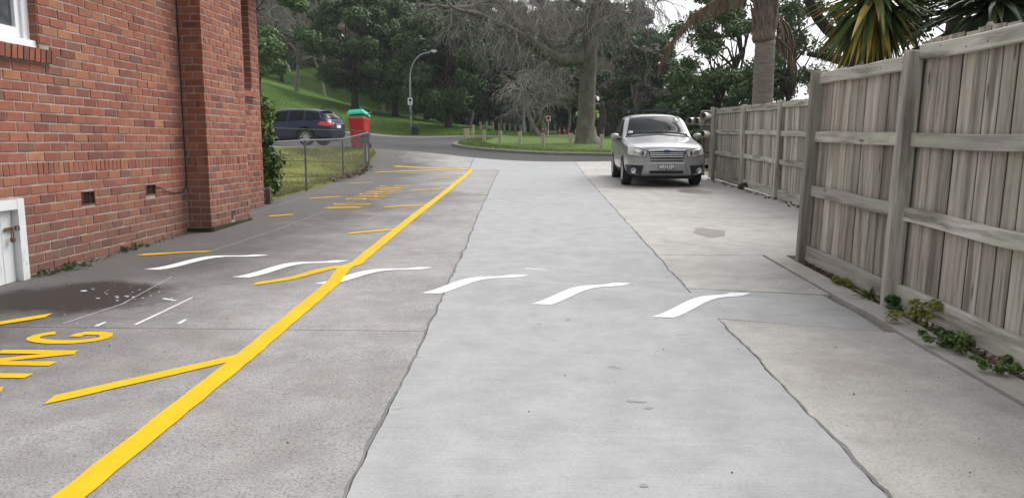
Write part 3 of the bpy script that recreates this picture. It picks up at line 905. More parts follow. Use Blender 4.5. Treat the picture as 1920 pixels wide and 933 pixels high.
# hatch door
hf = MB(); gz = h1(HX, 6.1)-.02
hf.box((HX-.03, hatch[1]-.045, (gz+hatch[3])/2), (.09, .085, hatch[3]-gz)); hf.box((HX-.03, hatch[0]+.045, (gz+hatch[3])/2), (.09, .085, hatch[3]-gz))
hf.box((HX-.032, (hatch[0]+hatch[1])/2, hatch[3]-.045), (.088, hatch[1]-hatch[0]-.172, .085))
hd = hf.build('hatch_frame', M_DWHITE); world_child(hd, house)
ddoor = MB()
for i in range(4):
    w_ = (hatch[1]-hatch[0]-.19)/4
    ddoor.cbox((HX-.06, hatch[0]+.093+w_*(i+.5), (gz+hatch[3]-.09)/2), (.03, w_-.004, hatch[3]-.095-gz), .003)
dd = ddoor.build('hatch_door', M_DWHITE, hd)
ha = MB(); zl = .58
ha.box((HX-.030, hatch[1]-.16, zl), (.008, .10, .03)); ha.tube([(HX-.012, hatch[1]-.10, zl-.015), (HX-.012, hatch[1]-.10, zl+.02), (HX+.02, hatch[1]-.10, zl+.02), (HX+.02, hatch[1]-.10, zl-.015)], .006, 6)
ha.build('hasp', M_RUST, dd)
pl = MB(); pl.cbox((HX-.005, hatch[1]-.155, zl-.09), (.022, .045, .042), .005); pl.tube([(HX-.005, hatch[1]-.17, zl-.07), (HX-.005, hatch[1]-.17, zl-.02), (HX-.005, hatch[1]-.14, zl-.02), (HX-.005, hatch[1]-.14, zl-.07)], .004, 6)
pl.build('padlock', M_RUST, dd)
# air vents
for (a0, a1, z0, z1) in (vent1, vent2):
    mb = MB(); w_, h_ = a1-a0, z1-z0; c_ = ((a0+a1)/2, (z0+z1)/2)
    t_ = .011
    for yy_ in (a0+t_/2, a1-t_/2): mb.box((HX-.012, yy_, c_[1]), (.03, t_, h_))
    for zz in (z0+t_/2, z1-t_/2): mb.box((HX-.012, c_[0], zz), (.03, w_-2*t_, t_))
    for i in range(1, 4): mb.box((HX-.024, a0+t_+(w_-2*t_)*i/4, c_[1]), (.010, .005, h_-2*t_))
    for i in range(1, 4): mb.box((HX-.022, c_[0], z0+t_+(h_-2*t_)*i/4), (.010, w_-2*t_, .005))
    o = mb.build('air_vent', M_TERRA); world_child(o, house)
    MB().box((HX-.075, c_[0], c_[1]), (.02, w_-.004, h_-.004)).build('vent_cavity', M_BLACK, o)
o = MB().box((PX-.10, hole[1], hole[2]), (.02, .095, .12)).build('vent_cavity', M_BLACK); world_child(o, house)
# cable down the corner and across to the second vent
pts = [at_x(a, b, HX+.016) for a, b in [(330,-60),(333,40),(337,110),(341,160),(343,200),(346,250),(349,300),(351,340),(349,352),(341,360),(326,362),(310,358),(300,352),(291,349)]]
for p in pts: p[1] = min(p[1], Y_P0-.012)
q = []
for i in range(len(pts)-1):
    for s in (0, .25, .5, .75): q.append(pts[i]*(1-s)+pts[i+1]*s)
q.append(pts[-1])
cab = MB().tube(q, .0065, 5).build('cable', M_BLACK); world_child(cab, house)
# roof: eave and slope, above the picture
rf_ = MB(); zt = ZTOP+.1
V = [(HX+.55, 1.8, zt), (HX+.55, Y_END+.4, zt), (HX-4.4, Y_END+.4, zt+2.0), (HX-4.4, 1.8, zt+2.0)]
rf_.add(V+[(a, b, c-.14) for a, b, c in V], [(0,1,2,3),(7,6,5,4),(0,4,5,1),(1,5,6,2),(2,6,7,3),(3,7,4,0)])
o = rf_.build('roof', M_TILE); world_child(o, house)
# footing plinth, mossy
M_MOSS = grassmat('moss', (.035,.045,.012), (.06,.06,.03), (.09,.075,.055), 6)
pl = MB()
pl.box(((HX+PX)/2+.0, Y_P0-.012, h1(HX, Y_P0)+.0), (PX-HX+.02, .03, .10))
pl.box((PX+.012, (Y_P0+Y_P1)/2, h1(PX, 10)+.0), (.03, Y_P1-Y_P0, .09))
o = pl.build('plinth', M_MOSS); world_child(o, house)

# ================================================================== TIMBER FENCES
def woodmat(name, axis, a=(.235,.205,.172), b=(.135,.115,.094), c=(.30,.272,.235), green=.5, greencol=(.215,.225,.15), edge=0.0):
    t = NT(name); ob = t.pos('obj')
    o = t.n.new('ShaderNodeObjectInfo')
    off = t.n.new('ShaderNodeVectorMath'); off.operation = 'ADD'
    t.l.new(ob, off.inputs[0])
    comb = t.n.new('ShaderNodeCombineXYZ'); r7 = t.math('MULTIPLY', o.outputs['Random'], 37.0)
    for k in range(3): t.l.new(r7, comb.inputs[k])
    t.l.new(comb.outputs[0], off.inputs[1])
    p = off.outputs[0]
    st = {'z': (20, 20, .9), 'y': (20, .9, 20)}[axis]
    st2 = {'z': (150, 150, 3.5), 'y': (150, 3.5, 150)}[axis]
    g1 = t.noise(t.map(p, st), 1.0, 6, .65, .6); g2 = t.noise(t.map(p, st2), 1.0, 4, .6)
    cc = t.ramp(g1, [(.25, b), (.48, a), (.72, c)])
    cc = t.mix(.55, cc, t.mix(1.0, cc, t.ramp(g2, [(.3, .72), (.65, 1.1)]), 'MULTIPLY'))
    rr = t.math('ADD', t.math('MULTIPLY', o.outputs['Random'], .62), .66)
    cc = t.mix(1.0, cc, rr, 'MULTIPLY')
    gn = t.ramp(t.noise(t.map(p, {'z': (4, 4, .9), 'y': (4, 1.2, 4)}[axis]), 1.0, 4, .6), [(.42, 0.0), (.70, 1.0)])
    cc = t.mix(t.math('MULTIPLY', gn, green), cc, greencol)
    kn = t.ramp(t.vor(t.map(p, {'z': (7, 7, 1.7), 'y': (7, 1.7, 7)}[axis]), 1.0), [(.05, 1.0), (.12, 0.0)])
    cc = t.mix(t.math('MULTIPLY', kn, .75), cc, (.06, .05, .04))
    st_ = t.ramp(t.noise(t.map(p, {'z': (9, 9, .8), 'y': (9, .8, 9)}[axis]), 1.3, 5, .6), [(.48, 0.0), (.66, 1.0)])
    cc = t.mix(t.math('MULTIPLY', st_, .75), cc, (.135, .12, .108))
    if edge:  # dark band painted along board edges, standing in for shade in the gaps
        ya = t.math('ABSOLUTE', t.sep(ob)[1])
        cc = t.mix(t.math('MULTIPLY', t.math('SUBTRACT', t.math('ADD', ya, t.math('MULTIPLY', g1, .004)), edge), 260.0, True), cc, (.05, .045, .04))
    t.col(cc); t.set(Roughness=.9); t.b.inputs['Specular IOR Level'].default_value = .2
    t.bump(t.math('ADD', g1, t.math('MULTIPLY', g2, .6)), .55, .006)
    return t.m
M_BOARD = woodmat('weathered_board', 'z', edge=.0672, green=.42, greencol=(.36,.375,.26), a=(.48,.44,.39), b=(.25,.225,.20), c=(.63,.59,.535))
M_RAIL = woodmat('weathered_rail', 'y', (.52,.50,.455), (.35,.33,.29), (.63,.61,.565), .8, (.46,.50,.385))
M_POST = woodmat('mossy_post', 'z', (.40,.38,.335), (.23,.215,.19), (.51,.49,.44), .7, (.35,.39,.29))
def board_mesh(w, h, t_, seed):
    r = random.Random(seed)
    mb = MB(); j = lambda a: r.uniform(-a, a)
    c = .009
    tl, tr_ = h+j(.007), h+j(.007)
    # cross-section with eased front arrises, x = thickness (front is -x), y = width
    sec = [(t_/2, -w/2), (t_/2, w/2), (-t_/2+c, w/2), (-t_/2, w/2-c), (-t_/2+j(.004), 0), (-t_/2, -w/2+c), (-t_/2+c, -w/2)]
    V = [(x, y, 0) for x, y in sec]+[(x, y, tl+(tr_-tl)*(y/w+.5)) for x, y in sec]
    n = len(sec)
    F = [(i, n+i, n+(i+1) % n, (i+1) % n) for i in range(n)]+[tuple(range(n)), tuple(range(2*n-1, n-1, -1))]
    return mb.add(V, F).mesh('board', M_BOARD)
def timber_fence(label, X, ys, height, lean, first_x_jit=0.0, board_w=.146, seed=1, rails=(.965, .68, .385, .04), end_extra=True, lift=None):
    """fence along Y at x = X (front, posts and rails towards -X)"""
    root = thing('timber_fence', (X, (ys[0]+ys[-1])/2, h1(X, (ys[0]+ys[-1])/2)), label, 'fence')
    cx0, cy0, cz0 = root.location
    root.rotation_euler = (0, lean, 0)
    r = random.Random(seed)
    var = [board_mesh(board_w-.008, height-.03, .021, seed*10+i) for i in range(7)]
    y = ys[0]
    while y < ys[-1]-board_w*.5:
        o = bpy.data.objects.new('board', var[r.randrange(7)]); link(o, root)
        z = h1(X, y)
        o.location = (r.uniform(-.006, .006), y+board_w/2-cy0, z+.045+r.uniform(-.006, .006)-cz0+(lift(y+board_w/2) if lift else 0))
        o.rotation_euler = (r.uniform(-.004, .004), 0, r.uniform(-.03, .03))
        y += board_w
    for a, b in zip(ys[:-1], ys[1:]):
        for k, fr in enumerate(rails):
            ln = b-a-.012 if not end_extra else b-a-.10
            hgt = .098 if fr > .1 else .15
            zc = fr*height if fr > .1 else .10
            z0_, z1_ = h1(X, a), h1(X, b)
            mb = MB(); c = .005
            sg = 8
            V = []
            for i in range(sg+1):
                s = -ln/2+ln*i/sg; wv = .004*math.sin(i*1.3+k+a)+r.uniform(-.0015, .0015)
                for xx, zz in ((.023, -hgt/2), (.023, hgt/2), (-.023+c, hgt/2), (-.023, hgt/2-c), (-.023, -hgt/2+c), (-.023+c, -hgt/2)):
                    V.append((xx, s, zz+wv))
            F = []
            for i in range(sg):
                for q in range(6):
                    F.append((i*6+q, i*6+(q+1) % 6, i*6+6+(q+1) % 6, i*6+6+q))
            F += [tuple(range(5, -1, -1)), tuple(range(sg*6, sg*6+6))]
            mb.add(V, F)
            o = mb.build('rail', M_RAIL, root)
            o.location = (-.037, (a+b)/2-cy0, (z0_+z1_)/2+zc+r.uniform(-.012, .012)-cz0+(lift((a+b)/2) if lift and k == 0 else 0))
            o.rotation_euler = (math.atan2(z1_-z0_, b-a)+r.uniform(-.004, .004), 0, 0)
            if k == 0:
                dr = MB()
                for q_ in range(int(ln/.3)):
                    dr.lathe([(.006, 0), (.006, .002)], 6, Matrix.Rotation(-math.pi/2, 3, 'Y'), (-.0235, -ln/2+.15+q_*.3+r.uniform(-.05, .05), r.uniform(-.02, .02)))
                dr.build('nail_heads', M_RUST, o)['kind'] = 'stuff'
    for yk in ys:
        hh = height+.06
        o = MB().cbox((0, 0, hh/2-.03), (.105, .098, hh), .007).build('post', M_POST, root)
        o.location = (-.072, yk-cy0, h1(X, yk)-cz0); o.rotation_euler = (r.uniform(-.006, .006), r.uniform(-.01, .01), 0)
    return root
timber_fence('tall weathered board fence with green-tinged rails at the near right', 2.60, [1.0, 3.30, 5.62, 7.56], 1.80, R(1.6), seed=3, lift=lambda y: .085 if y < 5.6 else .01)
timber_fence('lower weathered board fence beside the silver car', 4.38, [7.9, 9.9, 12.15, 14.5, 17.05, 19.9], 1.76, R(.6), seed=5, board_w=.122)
# short return between the two fences, hidden behind the corner post
ret = timber_fence('short return of board fence behind the corner post', 3.5, [6.75, 8.45], 1.74, 0, seed=9)
ret.rotation_euler = (0, 0, R(-86)); ret.location = (3.5, 7.78, h1(3.5, 7.78))

# ---- chain-link fence round the front lawn
M_GALV = simple('galvanised_steel', (.10,.105,.11), (.15,.155,.16), 12, .6, 0, metal=.3)
def wire_fence(label, P, hgt, rails_label=None):
    P = [np.array(p, float) for p in P]
    root = thing('wire_mesh_fence', (P[0][0], P[0][1], h1(*P[0])), label, 'fence', 'wire mesh fences round the front lawn')
    ox = np.array(root.location)
    rel = lambda x, y, z: (x-ox[0], y-ox[1], z-ox[2])
    for p in P:
        z = h1(*p); MB().tube([rel(p[0], p[1], z-.05), rel(p[0], p[1], z+hgt+.03)], .022, 8).build('post', M_GALV, root)
    for a, b in zip(P[:-1], P[1:]):
        za, zb = h1(*a)+hgt, h1(*b)+hgt
        pts = [rel(*(a+(b-a)*s), za+(zb-za)*s-.006*math.sin(math.pi*s)) for s in np.linspace(0, 1, 7)]
        MB().tube(pts, .019, 7).build('top_rail', M_GALV, root)
    mb = MB(); pit = .08
    def wire(p0, p1, r_=.0016):
        d = Vector(p1)-Vector(p0); a = d.orthogonal().normalized()*r_; b = d.normalized().cross(a)
        V = [Vector(p0)+a, Vector(p0)-a*.5+b*.87, Vector(p0)-a*.5-b*.87]; V += [v+d for v in V]
        mb.add(V, [(0,1,4,3),(1,2,5,4),(2,0,3,5)])
    for a, b in zip(P[:-1], P[1:]):
        L_ = np.linalg.norm(b-a); u = (b-a)/L_
        run = hgt*.9
        g0 = lambda s: (a+u*s)
        zb_ = lambda s: h1(*a)+(h1(*b)-h1(*a))*s/L_
        s = -run
        while s < L_:
            for sg in (1, -1):
                s0, s1 = (s, s+run) if sg == 1 else (s+run, s)
                z0, z1 = .03, hgt-.01
                def cl(sv):
                    return min(max(sv, 0), L_)
                f0 = (cl(s0)-s0)/(s1-s0); f1 = (cl(s1)-s0)/(s1-s0)
                q0, q1 = s0+(s1-s0)*f0, s0+(s1-s0)*f1
                if abs(q1-q0) < .03: continue
                A = g0(q0); B = g0(q1)
                wire(rel(A[0], A[1], zb_(q0)+z0+(z1-z0)*f0), rel(B[0], B[1], zb_(q1)+z0+(z1-z0)*f1))
            s += pit
    mb.build('wire_mesh', M_GALV, root)
    return root
c3 = np.array([at_y(692, 300, 24.55)[0], 24.55])
wire_fence('wire mesh fence along the drive edge of the lawn', [(-4.98, 13.15), gp(575, 358), gp(644, 335), c3], 1.05)
wire_fence('wire mesh fence across the front of the lawn facing the street', [c3+np.array([-.12, .06]), (-9.3, 24.5), (-13.5, 24.4), (-18, 24.3)], 1.08)

# ================================================================== CARS
def carpaint(name, c, metal, rough=.32):
    t = NT(name); t.col(c); t.set(Roughness=rough, Metallic=metal)
    t.b.inputs['Coat Weight'].default_value = .6; t.b.inputs['Coat Roughness'].default_value = .08
    n = t.noise(t.pos('obj'), 2.5, 4); t.l.new(t.ramp(n, [(.3, rough*.85), (.7, rough*1.25)]), t.b.inputs['Roughness'])
    return t.m
M_SILVER = carpaint('silver_car_paint', (.36,.36,.368), .62)
M_NAVY = carpaint('navy_car_paint', (.006,.011,.050), .2, .35); M_NAVY.node_tree.nodes['Principled BSDF'].inputs['Coat Weight'].default_value = .15
M_CGLASS = glassmat('car_glass', (.012,.017,.020), .03); M_CGLASS.node_tree.nodes['Principled BSDF'].inputs['Specular IOR Level'].default_value = .16
M_TRIM = simple('black_plastic', (.014,.016,.022), (.022,.024,.03), 8, .6)
M_CHROME = simple('chrome', (.62,.63,.64), (.55,.56,.57), 3, .18, metal=1)
M_LAMP = NT('headlamp_lens'); M_LAMP.col((.52,.52,.49)); M_LAMP.set(Roughness=.12); M_LAMP.b.inputs['Coat Weight'].default_value = .8; M_LAMP = M_LAMP.m
M_TYRE = simple('tyre_rubber', (.016,.016,.017), (.026,.025,.025), 12, .85)
M_RIM = simple('alloy_rim', (.42,.42,.42), (.50,.50,.50), 6, .35, metal=.8)
M_RED = NT('red_lamp_lens'); M_RED.col((.55,.012,.010)); M_RED.set(Roughness=.12); M_RED.b.inputs['Coat Weight'].default_value = .8; M_RED = M_RED.m
M_PLATE = simple('plate_black', (.01,.01,.011), (.014,.014,.015), 3, .4)
M_PTEXT = simple('plate_white', (.8,.8,.8), (.75,.75,.75), 3, .5)
M_BADGE = simple('badge_blue', (.03,.06,.20), (.05,.09,.26), 3, .2, metal=.5)

def eval_mesh(o):
    dg = bpy.context.evaluated_depsgraph_get(); dg.update()
    ev = o.evaluated_get(dg)
    return bpy.data.meshes.new_from_object(ev)
class Car:
    def __init__(s, name, stations, wheels, wr, label, cat, paint, loc, rz, half_w, well=.07):
        s.root = thing(name, (0, 0, 0), label, cat)
        rings = []
        for x, *p in stations:
            half = [(0, p[0][1])]+p
            ring = [(x, y, z) for y, z in half]+[(x, -y, z) for y, z in half[-2:0:-1]]
            rings.append(ring)
        n = len(rings[0]); mb = MB()
        V = [q for r_ in rings for q in r_]
        F = [(i*n+k, i*n+(k+1) % n, (i+1)*n+(k+1) % n, (i+1)*n+k) for i in range(len(rings)-1) for k in range(n)]
        F += [tuple(range(n-1, -1, -1)), tuple(range((len(rings)-1)*n, len(rings)*n))]
        mb.add(V, F)
        o = mb.build('body', paint, None, True)
        bm = bmesh.new(); bm.from_mesh(o.data); bmesh.ops.recalc_face_normals(bm, faces=bm.faces); bm.to_mesh(o.data); bm.free()
        cr = o.data.attributes.new('crease_edge', 'FLOAT', 'EDGE')
        nh = len(stations[0])-1
        for e in o.data.edges:
            a_, b_ = e.vertices
            if a_//n != b_//n and a_ % n == b_ % n and (a_ % n in (5, 6, n-5, n-6)): cr.data[e.index].value = .8
            if a_//n == b_//n and a_//n in (1, 5): cr.data[e.index].value = .35
        sub = o.modifiers.new('s', 'SUBSURF'); sub.levels = 3; sub.render_levels = 3
        me0 = eval_mesh(o)
        bm = bmesh.new(); bm.from_mesh(me0); s.bvh = BVHTree.FromBMesh(bm); bm.free()
        cut = MB()
        for wx in wheels:
            for sg in (1, -1):
                cut.lathe([(wr+well, -.16), (wr+well, .30)], 40, Matrix.Rotation(-sg*math.pi/2, 3, 'X'), (wx, sg*(half_w-.12), wr+.015))
        co = cut.build('cut', paint)
        bo = o.modifiers.new('b', 'BOOLEAN'); bo.object = co; bo.operation = 'DIFFERENCE'; bo.solver = 'EXACT'
        me = eval_mesh(o)
        me.name = 'body'
        bpy.data.objects.remove(o); bpy.data.objects.remove(co)
        s.body = link(bpy.data.objects.new('body', me), s.root)
        me.polygons.foreach_set('use_smooth', [True]*len(me.polygons))
        s.wr = wr; s.hw = half_w
        # dark wheel wells / underbody
        ub = MB(); xs_ = [st[0] for st in stations]
        ub.box(((min(xs_)+max(xs_))/2, 0, .29), ((max(xs_)-min(xs_))*.88, half_w*1.42, .22))
        ub.build('underbody', M_TRIM, s.root)
        wt = s.wheel()
        for wx in wheels:
            for sg in (1, -1):
                w = child_copy(wt, s.root) if (wx, sg) != (wheels[0], 1) else wt
                w.parent = s.root
                w.location = (wx, sg*(half_w-.105), wr); w.rotation_euler = (0, random.uniform(0, 1), 0 if sg > 0 else math.pi)
        s.root.location = loc; s.root.rotation_euler = (0, 0, rz)
    def wheel(s):
        r = s.wr; Mx = Matrix.Rotation(-math.pi/2, 3, 'X')      # lathe z -> +y (outside)
        t = MB().lathe([(r*.62, -.10), (r*.93, -.105), (r*.985, -.09), (r, -.05), (r, .05), (r*.985, .09), (r*.93, .105), (r*.66, .102), (r*.64, .06)], 40, Mx)
        w = t.build('wheel', M_TYRE, s.root, True)
        rim = MB().lathe([(r*.67, .04), (r*.675, .098), (r*.64, .10), (r*.61, .075), (r*.58, .0), (r*.1, -.01)], 36, Mx)
        rim_o = rim.build('rim', M_RIM, w, True)
        sp_ = MB()
        for k in range(9):
            a = 2*math.pi*k/9
            Rm = Matrix.Rotation(a, 3, 'Y')
            V = [(-.028, .070, r*.12), (.028, .070, r*.12), (.020, .083, r*.64), (-.020, .083, r*.64), (-.03, .03, r*.12), (.03, .03, r*.12), (.03, .04, r*.64), (-.03, .04, r*.64)]
            sp_.add([Rm@Vector(v) for v in V], [(0,1,2,3),(0,4,5,1),(1,5,6,2),(2,6,7,3),(3,7,4,0)])
        sp_.lathe([(r*.17, .0), (r*.17, .075), (r*.10, .088)], 16, Mx)
        sp_.build('spokes', M_RIM, w)
        MB().lathe([(r*.55, .005), (r*.55, .012)], 20, Mx).build('brake_disc', M_TRIM, w)
        return w
    def patch(s, name, A, B, axis, mat, off=.006, nu=16, nv=8, parent=None, smooth=True, sgn=1, back=.012):
        """panel hugging the body between two edges; axis 'x' -> (y,z) seen from the front (sgn 1) or rear, 'y' -> (x,z) from a side"""
        def rs(P, n):
            P = np.array(P, float); d = np.r_[0, np.cumsum(np.linalg.norm(np.diff(P, axis=0), axis=1))]; q = np.linspace(0, d[-1], n+1)
            return np.c_[np.interp(q, d, P[:, 0]), np.interp(q, d, P[:, 1])]
        A, B = rs(A, nu), rs(B, nu); V = []
        for i in range(nu+1):
            for j in range(nv+1):
                a, b = A[i]+(B[i]-A[i])*j/nv
                if axis == 'x': o_, d_ = Vector((sgn*4, a, b)), Vector((-sgn, 0, 0))
                elif axis == 'y': o_, d_ = Vector((a, sgn*3, b)), Vector((0, -sgn, 0))
                else: o_, d_ = Vector((a, b, 4)), Vector((0, 0, -1))
                h, nrm, _, _ = s.bvh.ray_cast(o_, d_)
                if h is None: h = V[-1] if V else Vector((0, 0, 0)); V.append(h); continue
                if nrm.dot(d_) > 0: nrm = -nrm
                V.append(h+(nrm*.5-d_*.5)*off)
        m1 = nv+1
        F = [(i*m1+j, i*m1+j+1, (i+1)*m1+j+1, (i+1)*m1+j) for i in range(nu) for j in range(nv)]
        ring = [j for j in range(m1)]+[i*m1+nv for i in range(1, nu+1)]+[nu*m1+j for j in range(nv-1, -1, -1)]+[i*m1 for i in range(nu-1, 0, -1)]
        dd = {'x': Vector((-sgn, 0, 0)), 'y': Vector((0, -sgn, 0)), 'z': Vector((0, 0, -1))}[axis]*(off+back)
        k = len(V); V += [V[i]+dd for i in ring]; L_ = len(ring)
        F += [(ring[i], ring[(i+1) % L_], k+(i+1) % L_, k+i) for i in range(L_)]
        mb = MB().add(V, F); o = mb.build(name, mat, parent or s.root, smooth)
        bm = bmesh.new(); bm.from_mesh(o.data); bmesh.ops.recalc_face_normals(bm, faces=bm.faces)
        c = sum((f.normal for f in bm.faces[:nu*nv]), Vector()) if hasattr(bm.faces, 'ensure_lookup_table') and not bm.faces.ensure_lookup_table() else Vector()
        if c.dot(dd) > 0: bmesh.ops.reverse_faces(bm, faces=bm.faces)
        bm.to_mesh(o.data); bm.free()
        return o

# ---- silver car, nose to the camera: local +x is its front
S = [
 (2.275, (.56,.36),(.62,.42),(.665,.55),(.665,.68),(.63,.79),(.56,.845),(.30,.865),(0,.87)),
 (2.20, (.64,.25),(.755,.36),(.80,.55),(.795,.72),(.755,.845),(.665,.885),(.36,.905),(0,.91)),
 (2.00, (.72,.22),(.85,.34),(.875,.56),(.872,.77),(.825,.895),(.73,.94),(.39,.962),(0,.967)),
 (1.50, (.75,.20),(.872,.33),(.89,.56),(.89,.81),(.852,.945),(.765,.995),(.41,1.02),(0,1.028)),
 (.98,  (.75,.20),(.872,.33),(.89,.56),(.89,.83),(.862,.975),(.795,1.035),(.45,1.075),(0,1.085)),
 (.66,  (.75,.20),(.872,.33),(.89,.56),(.89,.84),(.866,.99),(.80,1.085),(.5,1.145),(0,1.16)),
 (.12,  (.75,.20),(.872,.33),(.89,.56),(.89,.86),(.868,1.01),(.735,1.44),(.60,1.575),(0,1.61)),
 (-.15, (.75,.20),(.872,.33),(.89,.56),(.89,.87),(.868,1.02),(.725,1.50),(.63,1.615),(0,1.655)),
 (-.9,  (.75,.20),(.872,.33),(.89,.56),(.89,.88),(.868,1.035),(.725,1.515),(.63,1.63),(0,1.67)),
 (-1.6, (.75,.22),(.872,.35),(.89,.57),(.89,.89),(.862,1.05),(.68,1.495),(.56,1.61),(0,1.645)),
 (-2.02,(.72,.26),(.855,.38),(.88,.58),(.878,.90),(.845,1.06),(.655,1.44),(.53,1.555),(0,1.59)),
 (-2.19,(.66,.30),(.81,.40),(.835,.58),(.832,.88),(.79,1.02),(.62,1.20),(.48,1.27),(0,1.29)),
 (-2.275,(.58,.38),(.70,.46),(.73,.60),(.73,.78),(.69,.88),(.56,.92),(.35,.94),(0,.945))]
cy_ = 17.15+2.2
suv = Car('silver_car', S, (1.34, -1.275), .342, 'silver estate car with roof rack parked nose-out by the fence', 'car', M_SILVER, (2.70, cy_, h1(2.7, cy_-.5)), R(-90), .89)
suv.root.rotation_euler = (0, -math.atan(.02)*-1, R(-90.3))
P = suv.patch
ws = P('windscreen', [(-.60,1.555),(-.3,1.585),(0,1.592),(.3,1.585),(.60,1.555)], [(-.735,1.115),(-.4,1.165),(0,1.180),(.4,1.165),(.735,1.115)], 'x', M_CGLASS, .004, 24, 12)
M_STICK = simple('pale_sticker', (.45,.52,.52), (.55,.6,.6), 3, .5)
P('sticker', [(-.70,1.53),(-.60,1.53)], [(-.70,1.45),(-.60,1.45)], 'x', M_STICK, .008, 3, 3, ws) if False else None
P('sticker', [(.47,1.55),(.53,1.55)], [(.50,1.44),(.57,1.44)], 'x', M_STICK, .008, 3, 3, ws)
P('sticker', [(-.66,1.23),(-.56,1.23)], [(-.69,1.17),(-.58,1.17)], 'x', M_STICK, .008, 3, 3, ws)
P('sticker', [(.61,1.20),(.69,1.20)], [(.62,1.15),(.70,1.15)], 'x', M_STICK, .008, 3, 3, ws)
P('windscreen_seal', [(-.755,1.112),(0,1.180),(.755,1.112)], [(-.77,1.075),(0,1.135),(.77,1.075)], 'x', M_TRIM, .003, 20, 3)
for sg in (1, -1):
    side = dict(axis='y', sgn=sg)
    P('side_window', [(.02,1.485),(-.82,1.525)], [(.52,1.075),(-.82,1.075)], mat=M_CGLASS, off=.004, **side)
    P('side_window', [(-.90,1.525),(-1.52,1.50)], [(-.90,1.08),(-1.46,1.09)], mat=M_CGLASS, off=.004, **side)
    P('side_window', [(-1.58,1.495),(-1.98,1.43)], [(-1.52,1.10),(-2.04,1.16)], mat=M_CGLASS, off=.004, **side)
    P('door_seam', [(.60,1.0),(.62,.40)], [(.590,1.0),(.610,.40)], mat=M_TRIM, off=.0015, nu=10, nv=1, **side)
    P('door_seam', [(-.86,1.05),(-.86,.36)], [(-.87,1.05),(-.87,.36)], mat=M_TRIM, off=.0015, nu=10, nv=1, **side)
    P('sill_trim', [(.98,.36),(-.92,.36)], [(.98,.26),(-.92,.26)], mat=M_TRIM, off=.006, **side)
    for hx in (-.62, -1.42):
        MB().cbox((hx, sg*.905, .93), (.19, .035, .035), .008).build('door_handle', M_SILVER, suv.root)
    y = lambda a: sg*a
    P('headlight_rim', [(y(.41),.807),(y(.62),.869),(y(.843),.890)], [(y(.44),.666),(y(.62),.660),(y(.855),.710)], 'x', M_TRIM, .003, 14, 8)
    hl = P('headlight', [(y(.425),.795),(y(.62),.855),(y(.825),.875)], [(y(.455),.68),(y(.62),.675),(y(.84),.725)], 'x', M_LAMP, .006, 14, 8)
    P('reflector', [(y(.56),.825),(y(.70),.84)], [(y(.56),.70),(y(.70),.705)], 'x', M_CHROME, .010, 6, 6, hl); P('reflector', [(y(.50),.80),(y(.545),.81)], [(y(.51),.70),(y(.545),.70)], 'x', M_TRIM, .009, 4, 6, hl)
    P('bumper_corner', [(y(.50),.49),(y(.68),.50),(y(.868),.50)], [(y(.56),.235),(y(.68),.235),(y(.80),.25)], 'x', M_TRIM, .007, 12, 6)
    fl = MB().lathe([(.045, -.02), (.062, .0), (.062, .03), (.050, .035), (.045, .02), (.001, .022)], 20, Matrix.Rotation(math.pi/2, 3, 'Y'), (2.215, y(.715), .375)).build('fog_light', M_CHROME, suv.root, True)
    mr = MB().lathe([(.01, -.085), (.07, -.07), (.095, 0), (.085, .07), (.02, .09)], 16, Matrix.Diagonal((.65, 1.15, .82)).to_3x3()@Matrix.Rotation(math.pi/2, 3, 'X'), (.50, sg*.985, 1.10)).build('wing_mirror', M_SILVER, suv.root, True)
    MB().tube([(.50, sg*.83, 1.04), (.50, sg*.95, 1.05)], .03, 8).build('mirror_stalk', M_TRIM, mr)
    MB().tube([(-.05, sg*.60, 1.655), (-.2, sg*.60, 1.70), (-1.6, sg*.585, 1.695), (-1.75, sg*.58, 1.65)], .017, 8).build('roof_rail', M_TRIM, suv.root)
for bx in (-.45, -1.25):
    MB().cbox((bx, 0, 1.735), (.06, 1.34, .03), .008).build('rack_bar', M_TRIM, suv.root)
    for sg in (1, -1): MB().cbox((bx, sg*.60, 1.70), (.07, .05, .07), .01).build('rack_foot', M_TRIM, suv.root)
gr = P('grille', [(-.41,.795),(0,.815),(.41,.795)], [(-.36,.635),(0,.630),(.36,.635)], 'x', M_TRIM, .005, 20, 6)
P('grille_bar', [(-.425,.835),(0,.858),(.425,.835)], [(-.41,.790),(0,.805),(.41,.790)], 'x', M_CHROME, .014, 20, 4, gr)
for zz in (.755, .715, .675):
    P('grille_bar', [(-.375,zz+.010),(0,zz+.012),(.375,zz+.010)], [(-.373,zz-.010),(0,zz-.008),(.373,zz-.010)], 'x', M_CHROME, .012, 20, 2, gr)
P('bumper_panel', [(-.40,.562),(0,.562),(.40,.562)], [(-.50,.27),(0,.275),(.50,.27)], 'x', M_SILVER, .006, 16, 6)
P('air_slot', [(-.36,.598),(.36,.598)], [(-.355,.572),(.355,.572)], 'x', M_TRIM, .004, 16, 3)
P('lower_intake', [(-.37,.375),(.37,.375)], [(-.36,.315),(.36,.315)], 'x', M_TRIM, .012, 16, 3)
P('bumper_lip', [(-.78,.245),(0,.265),(.78,.245)], [(-.70,.205),(0,.225),(.70,.205)], 'x', M_TRIM, .003, 20, 3)
bd = MB().lathe([(.001, 0), (.055, 0), (.055, .012), (.045, .018), (.001, .022)], 24, Matrix.Diagonal((1, 1.25, .62)).to_3x3()@Matrix.Rotation(math.pi/2, 3, 'Y'), (2.272, 0, .800)).build('badge', M_BADGE, gr, True)
st_ = MB()
